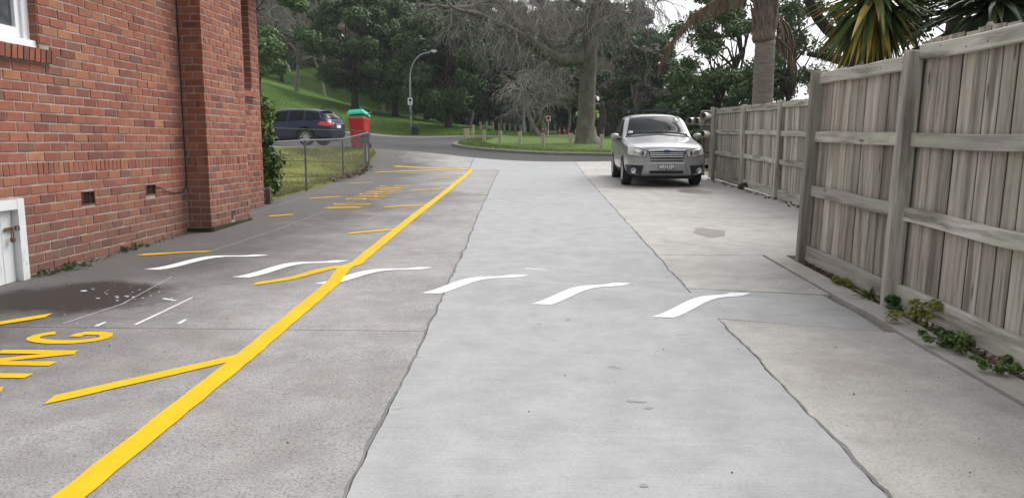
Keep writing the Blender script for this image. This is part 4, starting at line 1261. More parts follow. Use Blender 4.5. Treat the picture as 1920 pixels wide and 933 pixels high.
for (yy_, zz, r_) in ((.03,.808,.014),(.0,.792,.008),(-.015,.803,.008),(-.035,.795,.008),(-.02,.815,.008),(.01,.818,.007)):
    V = [(2.297, yy_+r_*(1 if k % 2 == 0 else .4)*math.sin(k*math.pi/4), zz+r_*(1 if k % 2 == 0 else .4)*math.cos(k*math.pi/4)) for k in range(8)]
    st_.add(V, [tuple(range(8))])
st_.build('badge_stars', M_CHROME, bd)
pl = MB().cbox((2.292, 0, .455), (.014, .375, .135), .003).build('number_plate', M_PLATE, suv.root)
pl['label'] = 'black number plate with white characters MRN389'
def text_mesh(txt, size, mat, parent, M4, ext=.002, name='plate_text'):
    cu_ = bpy.data.curves.new(name, 'FONT'); cu_.body = txt; cu_.size = size; cu_.align_x = 'CENTER'; cu_.align_y = 'CENTER'; cu_.extrude = ext; cu_.offset = .0025
    o = bpy.data.objects.new(name, cu_); COL.objects.link(o)
    me = eval_mesh(o); bpy.data.objects.remove(o)
    me.materials.clear(); me.materials.append(mat)
    o = link(bpy.data.objects.new(name, me), parent); o.matrix_local = M4
    return o
RX = Matrix(((0,0,1,0),(1,0,0,0),(0,1,0,0),(0,0,0,1)))    # text faces +x
text_mesh('MRN389', .112, M_PTEXT, pl, Matrix.Translation((2.3005, 0, .455))@RX@Matrix.Diagonal((.80, 1.12, 1, 1)))
bo = MB()
for zz in (.455+.061, .455-.061): bo.box((2.2998, 0, zz), (.003, .365, .005))
for yy_ in (.181, -.181): bo.box((2.2998, yy_, .455), (.003, .005, .127))
bo.build('plate_border', M_PTEXT, pl)
P('wiper', [(-.05,1.195),(-.55,1.165)], [(-.05,1.185),(-.55,1.155)], 'x', M_TRIM, .016, 10, 1)
P('wiper', [(.50,1.175),(.05,1.20)], [(.50,1.165),(.05,1.19)], 'x', M_TRIM, .016, 10, 1)

# ---- navy wagon on the street, heading left
Wg = [
 (2.33, (.50,.30),(.58,.36),(.62,.48),(.62,.58),(.58,.66),(.50,.70),(.3,.72),(0,.725)),
 (2.22, (.60,.22),(.72,.30),(.77,.46),(.765,.62),(.72,.72),(.62,.765),(.34,.785),(0,.79)),
 (1.6,  (.70,.17),(.83,.28),(.86,.48),(.855,.70),(.82,.82),(.72,.865),(.4,.89),(0,.90)),
 (.95,  (.70,.17),(.84,.28),(.865,.50),(.86,.74),(.83,.87),(.74,.925),(.42,.955),(0,.965)),
 (.72,  (.70,.17),(.84,.28),(.865,.50),(.86,.75),(.835,.885),(.75,.96),(.46,1.00),(0,1.01)),
 (-.05, (.70,.17),(.84,.28),(.865,.50),(.86,.77),(.835,.905),(.62,1.33),(.48,1.40),(0,1.425)),
 (-.5,  (.70,.17),(.84,.28),(.865,.50),(.86,.78),(.835,.92),(.61,1.375),(.49,1.445),(0,1.47)),
 (-1.3, (.70,.18),(.84,.29),(.865,.51),(.86,.80),(.83,.94),(.60,1.36),(.48,1.43),(0,1.455)),
 (-1.85,(.68,.20),(.83,.31),(.855,.52),(.85,.81),(.815,.95),(.57,1.30),(.46,1.37),(0,1.40)),
 (-2.10,(.66,.24),(.80,.34),(.83,.53),(.825,.81),(.78,.95),(.56,1.17),(.44,1.22),(0,1.24)),
 (-2.28,(.62,.28),(.75,.36),(.78,.53),(.775,.78),(.73,.90),(.56,.97),(.42,1.0),(0,1.01)),
 (-2.35,(.56,.34),(.66,.41),(.68,.54),(.68,.70),(.64,.80),(.53,.86),(.35,.88),(0,.885))]
bp = at_y(587, 262, 30.2)
car2x = bp[0]-1.33
wag = Car('navy_car', Wg, (1.36, -1.33), .325, 'dark navy station wagon parked on the street beyond the wire fence', 'car', M_NAVY, (car2x, 30.75, h1(car2x, 30.75)+.02), R(180-9), .862, .055)
Q = wag.patch
for sg in (1, -1):
    side = dict(axis='y', sgn=sg)
    Q('side_window', [(-.02,1.325),(-.55,1.36)], [(.60,.945),(-.55,.945)], mat=M_CGLASS, off=.004, **side)
    Q('side_window', [(-.62,1.36),(-1.22,1.35)], [(-.62,.95),(-1.24,.965)], mat=M_CGLASS, off=.004, **side)
    Q('side_window', [(-1.28,1.345),(-1.80,1.29)], [(-1.30,.97),(-1.98,.99)], mat=M_CGLASS, off=.004, **side)
    Q('tail_light', [(-1.97,.93),(-2.24,.90)], [(-1.84,.80),(-2.26,.72)], mat=M_RED, off=.008, nu=10, nv=8, **side)
    Q('door_seam', [(-.585,.92),(-.585,.34)], [(-.595,.92),(-.595,.34)], mat=M_TRIM, off=.0015, nu=10, nv=1, **side)
    Q('door_seam', [(-1.26,.95),(-1.16,.60)], [(-1.27,.95),(-1.17,.60)], mat=M_TRIM, off=.0015, nu=10, nv=1, **side)
    MB().cbox((-1.05, sg*.865, .83), (.19, .03, .035), .008).build('door_handle', M_NAVY, wag.root)
    Q('tail_light', [(sg*.56,.93),(sg*.80,.90)], [(sg*.56,.76),(sg*.80,.74)], 'x', M_RED, .008, 8, 6, None, True, -1)
Q('rear_window', [(-.50,1.32),(0,1.345),(.50,1.32)], [(-.62,1.01),(0,1.03),(.62,1.01)], 'x', M_CGLASS, .005, 16, 8, None, True, -1)
Q('chrome_strip', [(-.5,.865),(.5,.865)], [(-.5,.83),(.5,.83)], 'x', M_CHROME, .006, 12, 2, None, True, -1)
MB().cbox((-2.352, 0, .74), (.014, .375, .125), .003).build('number_plate', M_PTEXT, wag.root)
MB().cbox((-1.93, 0, 1.405), (.22, 1.05, .03), .01).build('rear_spoiler', M_NAVY, wag.root)

# ================================================================== STREET THINGS
M_BINRED = simple('red_bin_plastic', (.42,.018,.022), (.48,.024,.028), 4, .45, .05)
M_BINLID = simple('green_lid_plastic', (.05,.60,.40), (.06,.66,.46), 4, .4, .05)
bw = at_y(675, 281, 27.3); bz = h1(bw[0], 27.3)+.05
wb_ = thing('wheelie_bin', (bw[0], 27.3, bz), 'red wheelie bin with propped open green lid at the kerb', 'bin')
wb_.rotation_euler = (0, 0, R(-6))
wb_.scale = (1.0, 1.0, 1.06)
def tapered(mb, z0, z1, a0, b0, a1, b1, c0=(0, 0), c1=(0, 0), ch=.03):
    def ring(a, b, c, z): return [(c[0]-a+ch, c[1]-b, z), (c[0]+a-ch, c[1]-b, z), (c[0]+a, c[1]-b+ch, z), (c[0]+a, c[1]+b-ch, z), (c[0]+a-ch, c[1]+b, z), (c[0]-a+ch, c[1]+b, z), (c[0]-a, c[1]+b-ch, z), (c[0]-a, c[1]-b+ch, z)]
    V = ring(a0, b0, c0, z0)+ring(a1, b1, c1, z1)
    F = [(i, (i+1) % 8, 8+(i+1) % 8, 8+i) for i in range(8)]+[tuple(range(7, -1, -1)), tuple(range(8, 16))]
    mb.add(V, F)
b_ = MB(); tapered(b_, .07, .93, .225, .25, .285, .34); tapered(b_, .93, .99, .305, .36, .305, .36); b_.build('body', M_BINRED, wb_)
rb_ = MB(); [rb_.box((sx_, -.30, .55), (.018, .03, .62), 0, Matrix.Rotation(R(-6), 3, 'X')) for sx_ in (-.2, .2)]; rb_.box((0, -.365, .90), (.10, .02, .05)); rb_.tube([(-.2, .39, .98), (.2, .39, .98)], .016, 8); rb_.build('rim_handle', M_BINRED, wb_)
lid = MB(); tapered(lid, 0, .045, .31, .37, .315, .375, ch=.025); tapered(lid, .045, .10, .30, .36, .27, .32, ch=.03); tapered(lid, .10, .112, .20, .24, .19, .23, ch=.02); tapered(lid, .10, .125, .25, .03, .24, .02, (0, -.28), (0, -.28), ch=.01)
lo = lid.build('lid', M_BINLID, wb_); lo.scale = (1.0, 1.0, 1.35); lo.location = (-.01, 0, 1.07); lo.rotation_euler = (R(-9), R(-4), 0)
rub = MB(); tapered(rub, .98, 1.09, .26, .30, .22, .25, ch=.06); rub.build('rubbish', simple('cardboard', (.22,.17,.11), (.35,.30,.22), 6, .9), wb_)
MB().tube([(.2, -.05, 1.03), (.47, -.05, 1.20)], .022, 6).build('stick', simple('pale_stick', (.40,.33,.22), (.3,.24,.16), 8, .8), wb_)
for sg in (1, -1):
    MB().lathe([(.05, -.03), (.10, -.03), (.11, -.02), (.11, .02), (.10, .03), (.05, .03)], 18, Matrix.Rotation(math.pi/2, 3, 'Y'), (sg*.29, .22, .11)).build('wheel', M_TYRE, wb_)

M_LBOX = simple('grey_letterbox', (.11,.12,.13), (.15,.16,.17), 6, .5, metal=.2)
M_STEELP = simple('painted_steel', (.28,.30,.32), (.34,.36,.38), 5, .55, metal=.2)
lp = at_y(686, 305, 24.95)
lb = thing('letterbox', (lp[0], 24.95, h1(lp[0], 24.95)), 'dark grey letterbox on a grey post behind the wire fence corner', 'letterbox')
MB().cbox((0, 0, .29), (.12, .12, .62), .01).build('post', M_STEELP, lb)
x_ = MB(); x_.cbox((0, 0, .76), (.36, .30, .30), .015); x_.build('box', M_LBOX, lb)
MB().cbox((0, -.0, .925), (.38, .34, .03), .012).build('lid', M_LBOX, lb)
MB().box((0, -.152, .83), (.24, .006, .03)).build('slot', M_BLACK, lb)

# street lamp
def lamp_post(px, py, Y, hgt, reach, label, extras=True):
    b = at_y(px, py, Y); z = h1(b[0], Y)+.04
    L_ = thing('street_lamp', (b[0], Y, z), label, 'street lamp')
    pts = [(0, 0, 0), (0, 0, 1.6), (0, 0, hgt*.66)]
    for a in np.linspace(0, math.pi/2, 9)[1:]:
        pts.append((reach*.8*(1-math.cos(a)), 0, hgt*.66+hgt*.31*math.sin(a)))
    pts.append((reach*1.0, 0, hgt*.985))
    MB().tube(pts, [.10, .095, .08]+[.055]*8+[.045], 10).build('pole', M_STEELP, L_, True)
    hd_ = MB(); tapered(hd_, -.07, .07, .18, .09, .30, .14, ch=.05); tapered(hd_, .07, .13, .30, .14, .18, .08, ch=.04)
    o = hd_.build('lamp_head', simple('lamp_housing', (.55,.57,.58), (.62,.64,.65), 5, .4), L_); o.location = (reach*1.0+.25, 0, hgt*.985)
    MB().lathe([(.02, -.06), (.12, -.03), (.13, 0)], 12, None, (0, 0, -.08)).build('lens', M_LAMP, o)
    if extras:
        MB().box((-.0, -.11, hgt*.40), (.42, .02, .62)).build('sign_plate', M_WPAINT, L_)
        s_ = MB(); s_.lathe([(.10, 0), (.13, 0), (.13, .006), (.10, .006)], 20, Matrix.Rotation(math.pi/2, 3, 'X'), (0, -.122, hgt*.40+.10)); s_.box((0, -.123, hgt*.40-.12), (.26, .004, .03)); s_.box((0, -.123, hgt*.40-.19), (.22, .004, .03))
        s_.build('sign_marks', M_TRIM, L_)
        MB().cbox((.03, -.12, hgt*.27), (.30, .16, .52), .02).build('meter_box', M_LBOX, L_)
    return L_
lamp_post(770.5, 253, 70, 7.45, 1.95, 'grey curved street lamp on the park side of the road')
M_GREENBIN = simple('dark_green_bin', (.012,.028,.022), (.02,.04,.03), 5, .5)
b = at_y(779, 253, 69.6); gb = thing('litter_bin', (b[0], 69.6, h1(b[0], 69.6)+.05), 'small dark green litter bin beside the street lamp', 'bin')
x_ = MB(); tapered(x_, 0, .70, .26, .26, .30, .30, ch=.05); x_.build('body', M_GREENBIN, gb); x_ = MB(); tapered(x_, .72, .86, .33, .33, .25, .25, ch=.05); x_.build('lid', M_GREENBIN, gb)
MB().box((0, -.30, .56), (.3, .02, .10)).build('slot', M_BLACK, gb)
far_pole = at_y(982, 255, 80); fpo = thing('lamp_column', (far_pole[0], 80, h1(far_pole[0], 80)), 'thin blue-grey pole behind the grass island', 'pole')
MB().tube([(0, 0, -.1), (0, 0, 1.4), (0, 0, 5.2)], [.15, .12, .09], 8).build('shaft', M_STEELP, fpo); MB().tube([(0, 0, 0), (0, 0, 1.2)], .17, 8).build('base', M_STEELP, fpo)
sg_ = at_y(1028, 250, 74); sn = thing('road_sign', (sg_[0], 74, h1(sg_[0], 74)), 'small square red and white sign on a white post behind island', 'sign')
MB().tube([(0, 0, 0), (0, 0, 2.0)], .04, 6).build('post', M_WPAINT, sn); p_ = MB().cbox((0, -.05, 1.75), (.42, .02, .50), .005).build('plate', M_WPAINT, sn)
x_ = MB(); x_.lathe([(.10, 0), (.16, 0), (.16, .008), (.10, .008)], 18, Matrix.Rotation(math.pi/2, 3, 'X'), (0, -.062, 1.80)); x_.box((0, -.066, 1.80), (.26, .006, .04), 0, Matrix.Rotation(.7, 3, 'Y')); x_.build('sign_ring', M_RED, p_)

# bollards
M_BOLL = simple('pine_bollard', (.40,.33,.235), (.50,.42,.31), 3, .85, .2, 40, stretch=(6, 6, 1), rnd=.12)
def boll_mesh():
    mb = MB(); a = .092; rings = [(a, -.2), (a, .56), (a*.86, .575), (a*.86, .60), (a, .615), (a, .73), (a*.75, .775)]
    ch = .02; V = []
    for w, z in rings: V += [(-w+ch, -w, z), (w-ch, -w, z), (w, -w+ch, z), (w, w-ch, z), (w-ch, w, z), (-w+ch, w, z), (-w, w-ch, z), (-w, -w+ch, z)]
    F = [(k*8+i, k*8+(i+1) % 8, k*8+8+(i+1) % 8, k*8+8+i) for k in range(len(rings)-1) for i in range(8)]+[tuple(range((len(rings)-1)*8, len(rings)*8))]
    return mb.add(V, F).mesh('bollard', M_BOLL)
BOLL = boll_mesh()
ORD = ['first','second','third','fourth','fifth','sixth','seventh','eighth','ninth','tenth','eleventh','twelfth','thirteenth','fourteenth','fifteenth','sixteenth']
near = [(883,271,19),(908,274.5,23),(938,278,24),(975,280.5,25),(1018,284.5,27),(1069,287,26.5),(1127,289.5,27)]
left = [(871.5,265.5,19),(877,267,20.5),(886,271,20)]
far_ = [(888,260.5,15.5),(901,259.5,14.5),(913,258.5,14),(925,257.5,14),(936,257,13.5),(946,256.5,13.5),(956,256,13),(966,255.5,12.7),(976,255.5,12.5),(986,255.5,12),(995,255.5,12),(1040,254,10.5),(1052,254,10),(1062,254,10),(1072,254,9.5)]
def put_bollards(lst, word, grp):
    for i, (px, py, hp) in enumerate(lst):
        g_ = gp(px, py-1.5)
        Y = .775*PF/hp*1.0
        Y = max(Y, 37)
        p = at_y(px, py, Y)
        o = bpy.data.objects.new('timber_bollard', BOLL); link(o)
        o.location = (p[0], Y, h1(p[0], Y)+.10); o.rotation_euler = (random.uniform(-.03, .03), random.uniform(-.03, .03), random.uniform(-.4, .4))
        tag(o, f'timber bollard, {ORD[i]} from the left {word}', 'bollard', grp)
put_bollards(near[1:], 'along the near edge of the grass island', 'timber bollards round the grass island')
put_bollards(left, 'in the cluster at the island tip', 'timber bollards round the grass island')
put_bollards(far_, 'in the row along the far side of the island', 'timber bollards round the grass island')
M_ORANGE = simple('orange_plastic', (.55,.10,.02), (.65,.13,.03), 3, .5)
for i, (px, hh) in enumerate(((1018, .9), (1023, 1.0), (1049, .8), (1058, .9), (1079, .8))):
    p = at_y(px, 252, 86); q = thing('orange_marker', (p[0], 86, h1(p[0], 86)), f'orange road marker, {ORD[i]} from the left beyond the island', 'road cone', 'orange markers beyond the island')
    x_ = MB(); x_.lathe([(.2, 0), (.2, .05), (.12, .06), (.05, hh), (.03, hh+.02)], 10); x_.build('cone', M_ORANGE, q); MB().lathe([(.088, hh*.5), (.075, hh*.68)], 10).build('band', M_WPAINT, q)

# ---- mailboxes at the end of the low fence
M_MBOX = simple('cream_metal', (.45,.42,.34), (.55,.52,.44), 6, .4, metal=.3)
M_BROWN = simple('brown_timber', (.085,.06,.05), (.13,.095,.08), 5, .85, .2, 40)
mbp = thing('mailbox_stand', (4.42, 20.7, h1(4.4, 20.7)), 'timber board stand of letterboxes at the end of the fence', 'mailbox stand')
MB().cbox((.0, .0, .90), (.10, .10, 1.86), .01).build('post', M_POST, mbp); MB().cbox((-.02, .95, .86), (.10, .10, 1.72), .01).build('post', M_BROWN, mbp)
MB().cbox((.04, .46, 1.25), (.04, .82, 1.05), .01).build('backboard', M_BROWN, mbp)
M3 = Matrix.Rotation(math.pi/2, 3, 'X')
for i, (xx, zz) in enumerate(((-.28, 1.60), (-.46, 1.47), (-.64, 1.47), (-.30, 1.14))):
    mm_ = MB().lathe([(.085, -.16), (.092, -.16), (.092, .16), (.085, .16), (.085, -.14)], 18, M3, (0, 0, 0)).build('paper_tube', M_MBOX, mbp); mm_.location = (xx+.08, -.12, zz); mm_.rotation_euler = (0, 0, R(-38))
    MB().lathe([(.083, -.0), (.083, .01)], 16, M3, (0, .0, 0)).build('tube_back', M_LBOX, mm_)
for i, (xx, zz) in enumerate(((-.10, 1.62), (-.12, 1.26))):
    mm_ = MB().cbox((0, 0, 0), (.26, .30, .24), .01).build('letterbox', M_LBOX, mbp); mm_.location = (xx, .15, zz-.02)
    MB().cbox((0, -.01, .135), (.30, .36, .02), .005).build('lid', M_MBOX, mm_)

# ================================================================== VEGETATION
HAZE = .00032
def leafmat(name, stops, sc=.5, trans=.0):
    t = NT(name); p = t.pos('obj')
    r = t.rand()
    n = t.noise(p, sc, 4, .6)
    f = t.math('ADD', t.math('MULTIPLY', r, .45), t.math('MULTIPLY', n, .6))
    t.col(t.ramp(f, stops)); t.set(Roughness=.55); t.b.inputs['Specular IOR Level'].default_value = .3
    return t.m
M_LEAF_D = leafmat('dark_evergreen_leaf', [(.25,(.034,.066,.024)),(.5,(.062,.112,.038)),(.75,(.105,.165,.058))], .35)
M_LEAF_M = leafmat('mid_green_leaf', [(.25,(.044,.080,.022)),(.5,(.075,.125,.036)),(.75,(.12,.18,.055))], .35)
M_LEAF_L = leafmat('light_green_leaf', [(.25,(.075,.13,.040)),(.5,(.11,.18,.056)),(.75,(.16,.24,.085))], .4)
M_LEAF_G = leafmat('grey_green_leaf', [(.25,(.055,.060,.038)),(.5,(.085,.088,.056)),(.75,(.125,.12,.08))], .4)
M_LEAF_H = leafmat('hedge_leaf', [(.25,(.030,.065,.016)),(.5,(.065,.12,.026)),(.75,(.17,.23,.055))], 4)
M_LEAF_W = leafmat('weed_leaf', [(.25,(.04,.085,.018)),(.5,(.075,.14,.03)),(.75,(.15,.19,.05))], 6)
M_BARK_D = simple('dark_bark', (.035,.028,.022), (.075,.06,.048), 6, .95, .6, 30, stretch=(3, 3, .6))
M_BARK_P = simple('pale_grey_bark', (.16,.145,.12), (.27,.245,.205), 3, .95, .6, 20, stretch=(3, 3, .8))
def planebark():
    t = NT('mottled_plane_bark'); p = t.pos('obj')
    c = t.ramp(t.noise(t.map(p, (1, 1, .7)), 2.2, 6, .65, .4), [(.30, (.075,.075,.056)), (.45, (.13,.12,.095)), (.58, (.185,.165,.135)), (.72, (.29,.265,.22))])
    g = t.ramp(t.noise(p, .8, 3), [(.45, 0.0), (.7, 1.0)])
    c = t.mix(t.math('MULTIPLY', g, .5), c, (.12, .14, .085))
    t.col(c); t.set(Roughness=.95); t.bump(t.noise(p, 14, 5, .7), .7, .03); return t.m
M_PLANE = planebark()
M_TWIG = simple('grey_twig', (.20,.185,.165), (.29,.27,.245), 1.5, .95)
M_TWIG2 = simple('brown_twig', (.17,.14,.115), (.25,.21,.175), 1.5, .95)

def leaf_cloud(centers, radii, n, size, seed, up=.25, flat=.8, stick=.35):
    """n rhombic leaf clumps spread over and inside blobs"""
    g = np.random.default_rng(seed)
    centers = np.array(centers); radii = np.array(radii)
    w = radii**2; w = w/w.sum()
    idx = g.choice(len(centers), n, p=w)
    d = g.normal(size=(n, 3)); d /= np.linalg.norm(d, axis=1)[:, None]
    rr = 1-stick*g.random(n)**1.6
    rr *= 1+.18*g.normal(size=n)*.6
    P = centers[idx]+d*(radii[idx]*rr)[:, None]*np.array([1, 1, flat])
    nrm = d*.8+g.normal(size=(n, 3))*.7+np.array([0, 0, up]); nrm /= np.linalg.norm(nrm, axis=1)[:, None]
    a = np.cross(nrm, g.normal(size=(n, 3))); a /= np.linalg.norm(a, axis=1)[:, None]
    b = np.cross(nrm, a)
    s = size*(.6+.8*g.random(n))[:, None]
    V = np.stack([P-a*s, P-b*s*.45+nrm*s*.08, P+a*s, P+b*s*.45+nrm*s*.08], 1).reshape(-1, 3)
    return V
def cloud_mesh(name, V, mat):
    n = len(V)//4
    me = bpy.data.meshes.new(name)
    me.vertices.add(len(V)); me.vertices.foreach_set('co', V.astype(np.float32).ravel())
    me.loops.add(n*4); me.loops.foreach_set('vertex_index', np.arange(n*4, dtype=np.int32))
    me.polygons.add(n); me.polygons.foreach_set('loop_start', np.arange(0, n*4, 4, dtype=np.int32))
    me.polygons.foreach_set('loop_total', np.full(n, 4, dtype=np.int32))
    me.materials.append(mat); me.update(); me.validate()
    return me
def wiggle(p0, p1, n, amp, r):
    p0, p1 = Vector(p0), Vector(p1); out_ = []
    for i in range(n+1):
        s = i/n; q = p0.lerp(p1, s)
        k = amp*math.sin(math.pi*s)
        out_.append(q+Vector((r.uniform(-k, k), r.uniform(-k, k), r.uniform(-k, k)*.5)))
    return out_
def make_tree_meshes(seed, H_, trunk_h, spread, nblob, nleaf, lsize, leaf, bark, base_r, shape='round', open_=0.0):
    """unit tree: base at origin; returns trunk mesh, crown mesh"""
    r = random.Random(seed)
    C, Rr_ = [], []
    for i in range(nblob):
        for _ in range(50):
            a = r.uniform(0, 2*math.pi); t_ = r.random()
            z = trunk_h+(H_-trunk_h)*t_
            prof = math.sin(math.pi*min(max(.16+.80*t_, 0), 1))**.6 if shape == 'round' else (1-t_*.75)
            q = spread*prof*math.sqrt(r.uniform(.05, 1))
            break
        C.append((q*math.cos(a), q*math.sin(a), z)); Rr_.append(r.uniform(.16, .30)*spread*(1-.25*t_))
    V = leaf_cloud(C, Rr_, nleaf, lsize, seed, flat=.72, stick=.5+open_)
    crown = cloud_mesh('crown', V, leaf)
    tb = MB(); top = Vector((r.uniform(-.3, .3), r.uniform(-.3, .3), trunk_h+(H_-trunk_h)*.45))
    tp = wiggle((0, 0, -.3), top, 8, .25, r)
    tb.tube(tp, [base_r*(1.35 if i == 0 else 1-.07*i) for i in range(9)], 9)
    for i in range(min(nblob, 16)):
        s = r.randrange(3, 8); tb.tube(wiggle(tp[s], C[i], 5, .5, r), [base_r*.42, base_r*.34, base_r*.26, base_r*.18, base_r*.12, base_r*.06], 6)
    return tb.mesh('trunk', bark, True), crown
def plant_tree(name, meshes, X, Y, label, cat='tree', group=None, s=1.0, sz=None, rz=None, sink=0.0):
    t = thing(name, (X, Y, h1(X, Y)-sink), label, cat, group, random.uniform(0, 6.28) if rz is None else rz)
    t.scale = (s, s, sz or s)
    for me, nm in zip(meshes, ('trunk', 'crown')):
        link(bpy.data.objects.new(nm, me), t)
    return t
T_DARK = [make_tree_meshes(11, 12, 2.6, 5.6, 50, 42000, .17, M_LEAF_D, M_BARK_D, .42), make_tree_meshes(12, 13, 2.2, 5.2, 52, 42000, .17, M_LEAF_D, M_BARK_D, .38)]
T_MID = [make_tree_meshes(13, 14, 2.8, 5.0, 44, 34000, .18, M_LEAF_M, M_BARK_D, .36), make_tree_meshes(14, 15, 3.2, 4.6, 40, 30000, .18, M_LEAF_G, M_BARK_P, .34, open_=.2)]
T_LIGHT = [make_tree_meshes(15, 12, 2.2, 4.4, 36, 28000, .16, M_LEAF_L, M_BARK_D, .3)]
T_OPEN = [make_tree_meshes(16, 13, 3.5, 4.2, 24, 9500, .15, M_LEAF_M, M_BARK_D, .22, open_=.35), make_tree_meshes(17, 11, 3.0, 3.8, 22, 9000, .13, M_LEAF_D, M_BARK_D, .20, open_=.35)]
T_BUSH = [make_tree_meshes(18, 4.2, .2, 2.6, 26, 9000, .16, M_LEAF_D, M_BARK_D, .12), make_tree_meshes(19, 3.6, .1, 2.4, 24, 8000, .16, M_LEAF_M, M_BARK_D, .10)]
def tree_at(name, meshes, px, Y, label, group=None, **k):
    p = at_y(px, 250, Y); return plant_tree(name, meshes, p[0], Y, label, 'tree', group, **k)
# the big round evergreens on the bank
tree_at('evergreen_tree', T_DARK[0], 668, 88, 'broad dark evergreen tree with a short thick trunk above the red bin', s=1.05, rz=.4)
tree_at('evergreen_tree', T_DARK[1], 742, 92, 'dark evergreen tree just left of the street lamp', s=1.0, rz=2.0)
tree_at('evergreen_tree', T_DARK[1], 841, 76, 'dark evergreen tree with a bare dark trunk right of the street lamp', s=.95, sz=1.05, rz=1.0)
tree_at('evergreen_tree', T_DARK[0], 930, 84, 'dark evergreen tree behind the left end of the island', s=1.0, rz=3.0)
tree_at('evergreen_tree', T_MID[0], 800, 100, 'mid green leafy tree behind the street lamp head', s=1.05)
tree_at('evergreen_tree', T_LIGHT[0], 487, 72, 'light green tree beside the top corner of the brick house', s=1.25, sz=1.1)
tree_at('evergreen_tree', T_DARK[1], 532, 108, 'dark narrow evergreen on the hill beside the house corner', s=.75, sz=1.15)
tree_at('evergreen_tree', T_DARK[0], 1160, 78, 'dark evergreen tree directly right of the plane tree trunk', s=.95)
tree_at('evergreen_tree', T_DARK[1], 1225, 70, 'dark evergreen tree above the silver car roof rack', s=.68)
tree_at('evergreen_tree', T_MID[0], 1050, 92, 'mid green tree behind the plane tree limb', s=.85)
tree_at('evergreen_tree', T_DARK[0], 1290, 62, 'dark leafy tree right of the silver car roof', s=.42)
tree_at('evergreen_tree', T_MID[1], 1190, 66, 'brownish grey-green tree above the evergreens right of the plane tree', s=.6)
gl = 'tall tree in the wood on the hillside behind the park'
for i, px in enumerate(range(470, 1150, 52)):
    Y = 118+(i % 3)*9
    me = [T_MID[1], T_DARK[0], T_MID[0], T_MID[1], T_DARK[1]][i % 5]
    s_ = random.uniform(1.15, 1.5)
    if 660 < px < 720: s_ = 1.0
    tree_at('woodland_tree', me, px+random.uniform(-8, 8), Y, gl, 'trees of the wood on the hillside', s=s_, sz=s_*random.uniform(1.0, 1.2))
for i, px in enumerate(range(830, 1400, 44)):
    Y = 96+(i % 3)*6
    tree_at('woodland_bush', T_BUSH[i % 2], px, Y, 'dark bush under the trees behind the island', 'bushes under the trees', s=random.uniform(1.2, 1.7))
for i, px in enumerate(range(560, 830, 60)):
    tree_at('woodland_bush', T_BUSH[i % 2], px, 128+(i % 2)*8, 'dark bush under the trees on the hillside', 'bushes on the hillside', s=random.uniform(1.5, 1.9))
# right side, behind the fences
tree_at('leafy_tree', T_OPEN[1], 1345, 34, 'open leafy tree with dark stems left of the palm trunk', s=.62, rz=.5)
tree_at('leafy_tree', T_OPEN[0], 1385, 41, 'open mid green tree directly behind the palm', s=.9, rz=2)
tree_at('leafy_tree', T_OPEN[1], 1475, 32, 'open dark leafy tree right of the palm trunk', s=.66, rz=4)
tree_at('leafy_tree', T_OPEN[1], 1700, 30, 'leafy tree showing between the two yuccas', s=.55, rz=1)
for i, (px, Y, s_) in enumerate(((1300, 40, .75), (1350, 45, .8), (1405, 38, .6), (1455, 40, .7), (1500, 36, .6))):
    tree_at('garden_bush', T_BUSH[i % 2], px, Y, f'dense green bush, {ORD[i]} from the left behind the low fence', 'bushes behind the low fence', s=s_)

# ---- bare trees
class Bare:
    def __init__(s, seed, droop=.25, rmin=.011): s.r = random.Random(seed); s.mb = MB(); s.droop = droop; s.rmin = rmin; s.tw = MB()
    def grow(s, p, d, ln, rad, depth, maxd):
        r = s.r; p = Vector(p); d = Vector(d).normalized(); pts = [p.copy()]; n = 4
        for i in range(n):
            d = (d+Vector((r.uniform(-1, 1), r.uniform(-1, 1), r.uniform(-1, 1)))*.22+Vector((0, 0, -s.droop*(depth/maxd)*.5 if depth > 1 else .06))).normalized()
            p = p+d*ln/n; pts.append(p.copy())
        r1 = max(rad*.55, s.rmin*.8)
        rads = [rad+(r1-rad)*i/n for i in range(n+1)]
        (s.mb if rad > .035 else s.tw).tube(pts, rads, 7 if rad > .1 else (5 if rad > .035 else 3), False)
        if depth >= maxd: return
        k = r.choice((3, 4, 4, 5))
        for i in range(k):
            at = r.uniform(.3, 1.0) if i else 1.0
            j = min(int(at*n), n-1); q = pts[j].lerp(pts[j+1], at*n-j)
            sd = Vector((r.uniform(-1, 1), r.uniform(-1, 1), r.uniform(-.6, .8))).normalized()
            nd = (d*.75+sd*r.uniform(.5, .95)).normalized()
            s.grow(q, nd, ln*r.uniform(.55, .8), max(rad*r.uniform(.38, .6), s.rmin), depth+1, maxd)
def bare_tree(seed, hgt, rad, mat, tmat, maxd=5):
    B = Bare(seed, .1); B.grow((0, 0, -.2), (0, 0, 1), hgt*.42, rad, 0, maxd)
    return B.mb.mesh('trunk', mat, True), B.tw.mesh('twigs', tmat)
BT = [bare_tree(3, 15, .26, M_BARK_P, M_TWIG), bare_tree(8, 14, .22, M_BARK_P, M_TWIG2)]
def bare_at(px, Y, label, k, s, sz=None, group=None):
    p = at_y(px, 250, Y)
    t = thing('bare_tree', (p[0], Y, h1(p[0], Y)), label, 'tree', group, random.uniform(0, 6.28)); t.scale = (s, s, sz or s)
    link(bpy.data.objects.new('trunk', BT[k][0]), t); link(bpy.data.objects.new('twigs', BT[k][1]), t)
bare_at(558, 92, 'tall pale bare tree with twiggy top left of the broad evergreen', 0, 1.05)
bare_at(612, 104, 'bare grey tree rising behind the broad evergreen', 1, 1.15)
bare_at(720, 112, 'bare tree top showing against the wood left of the lamp', 0, 1.15)
bare_at(880, 98, 'bare twiggy tree behind the plane tree limb ends', 1, 1.15)
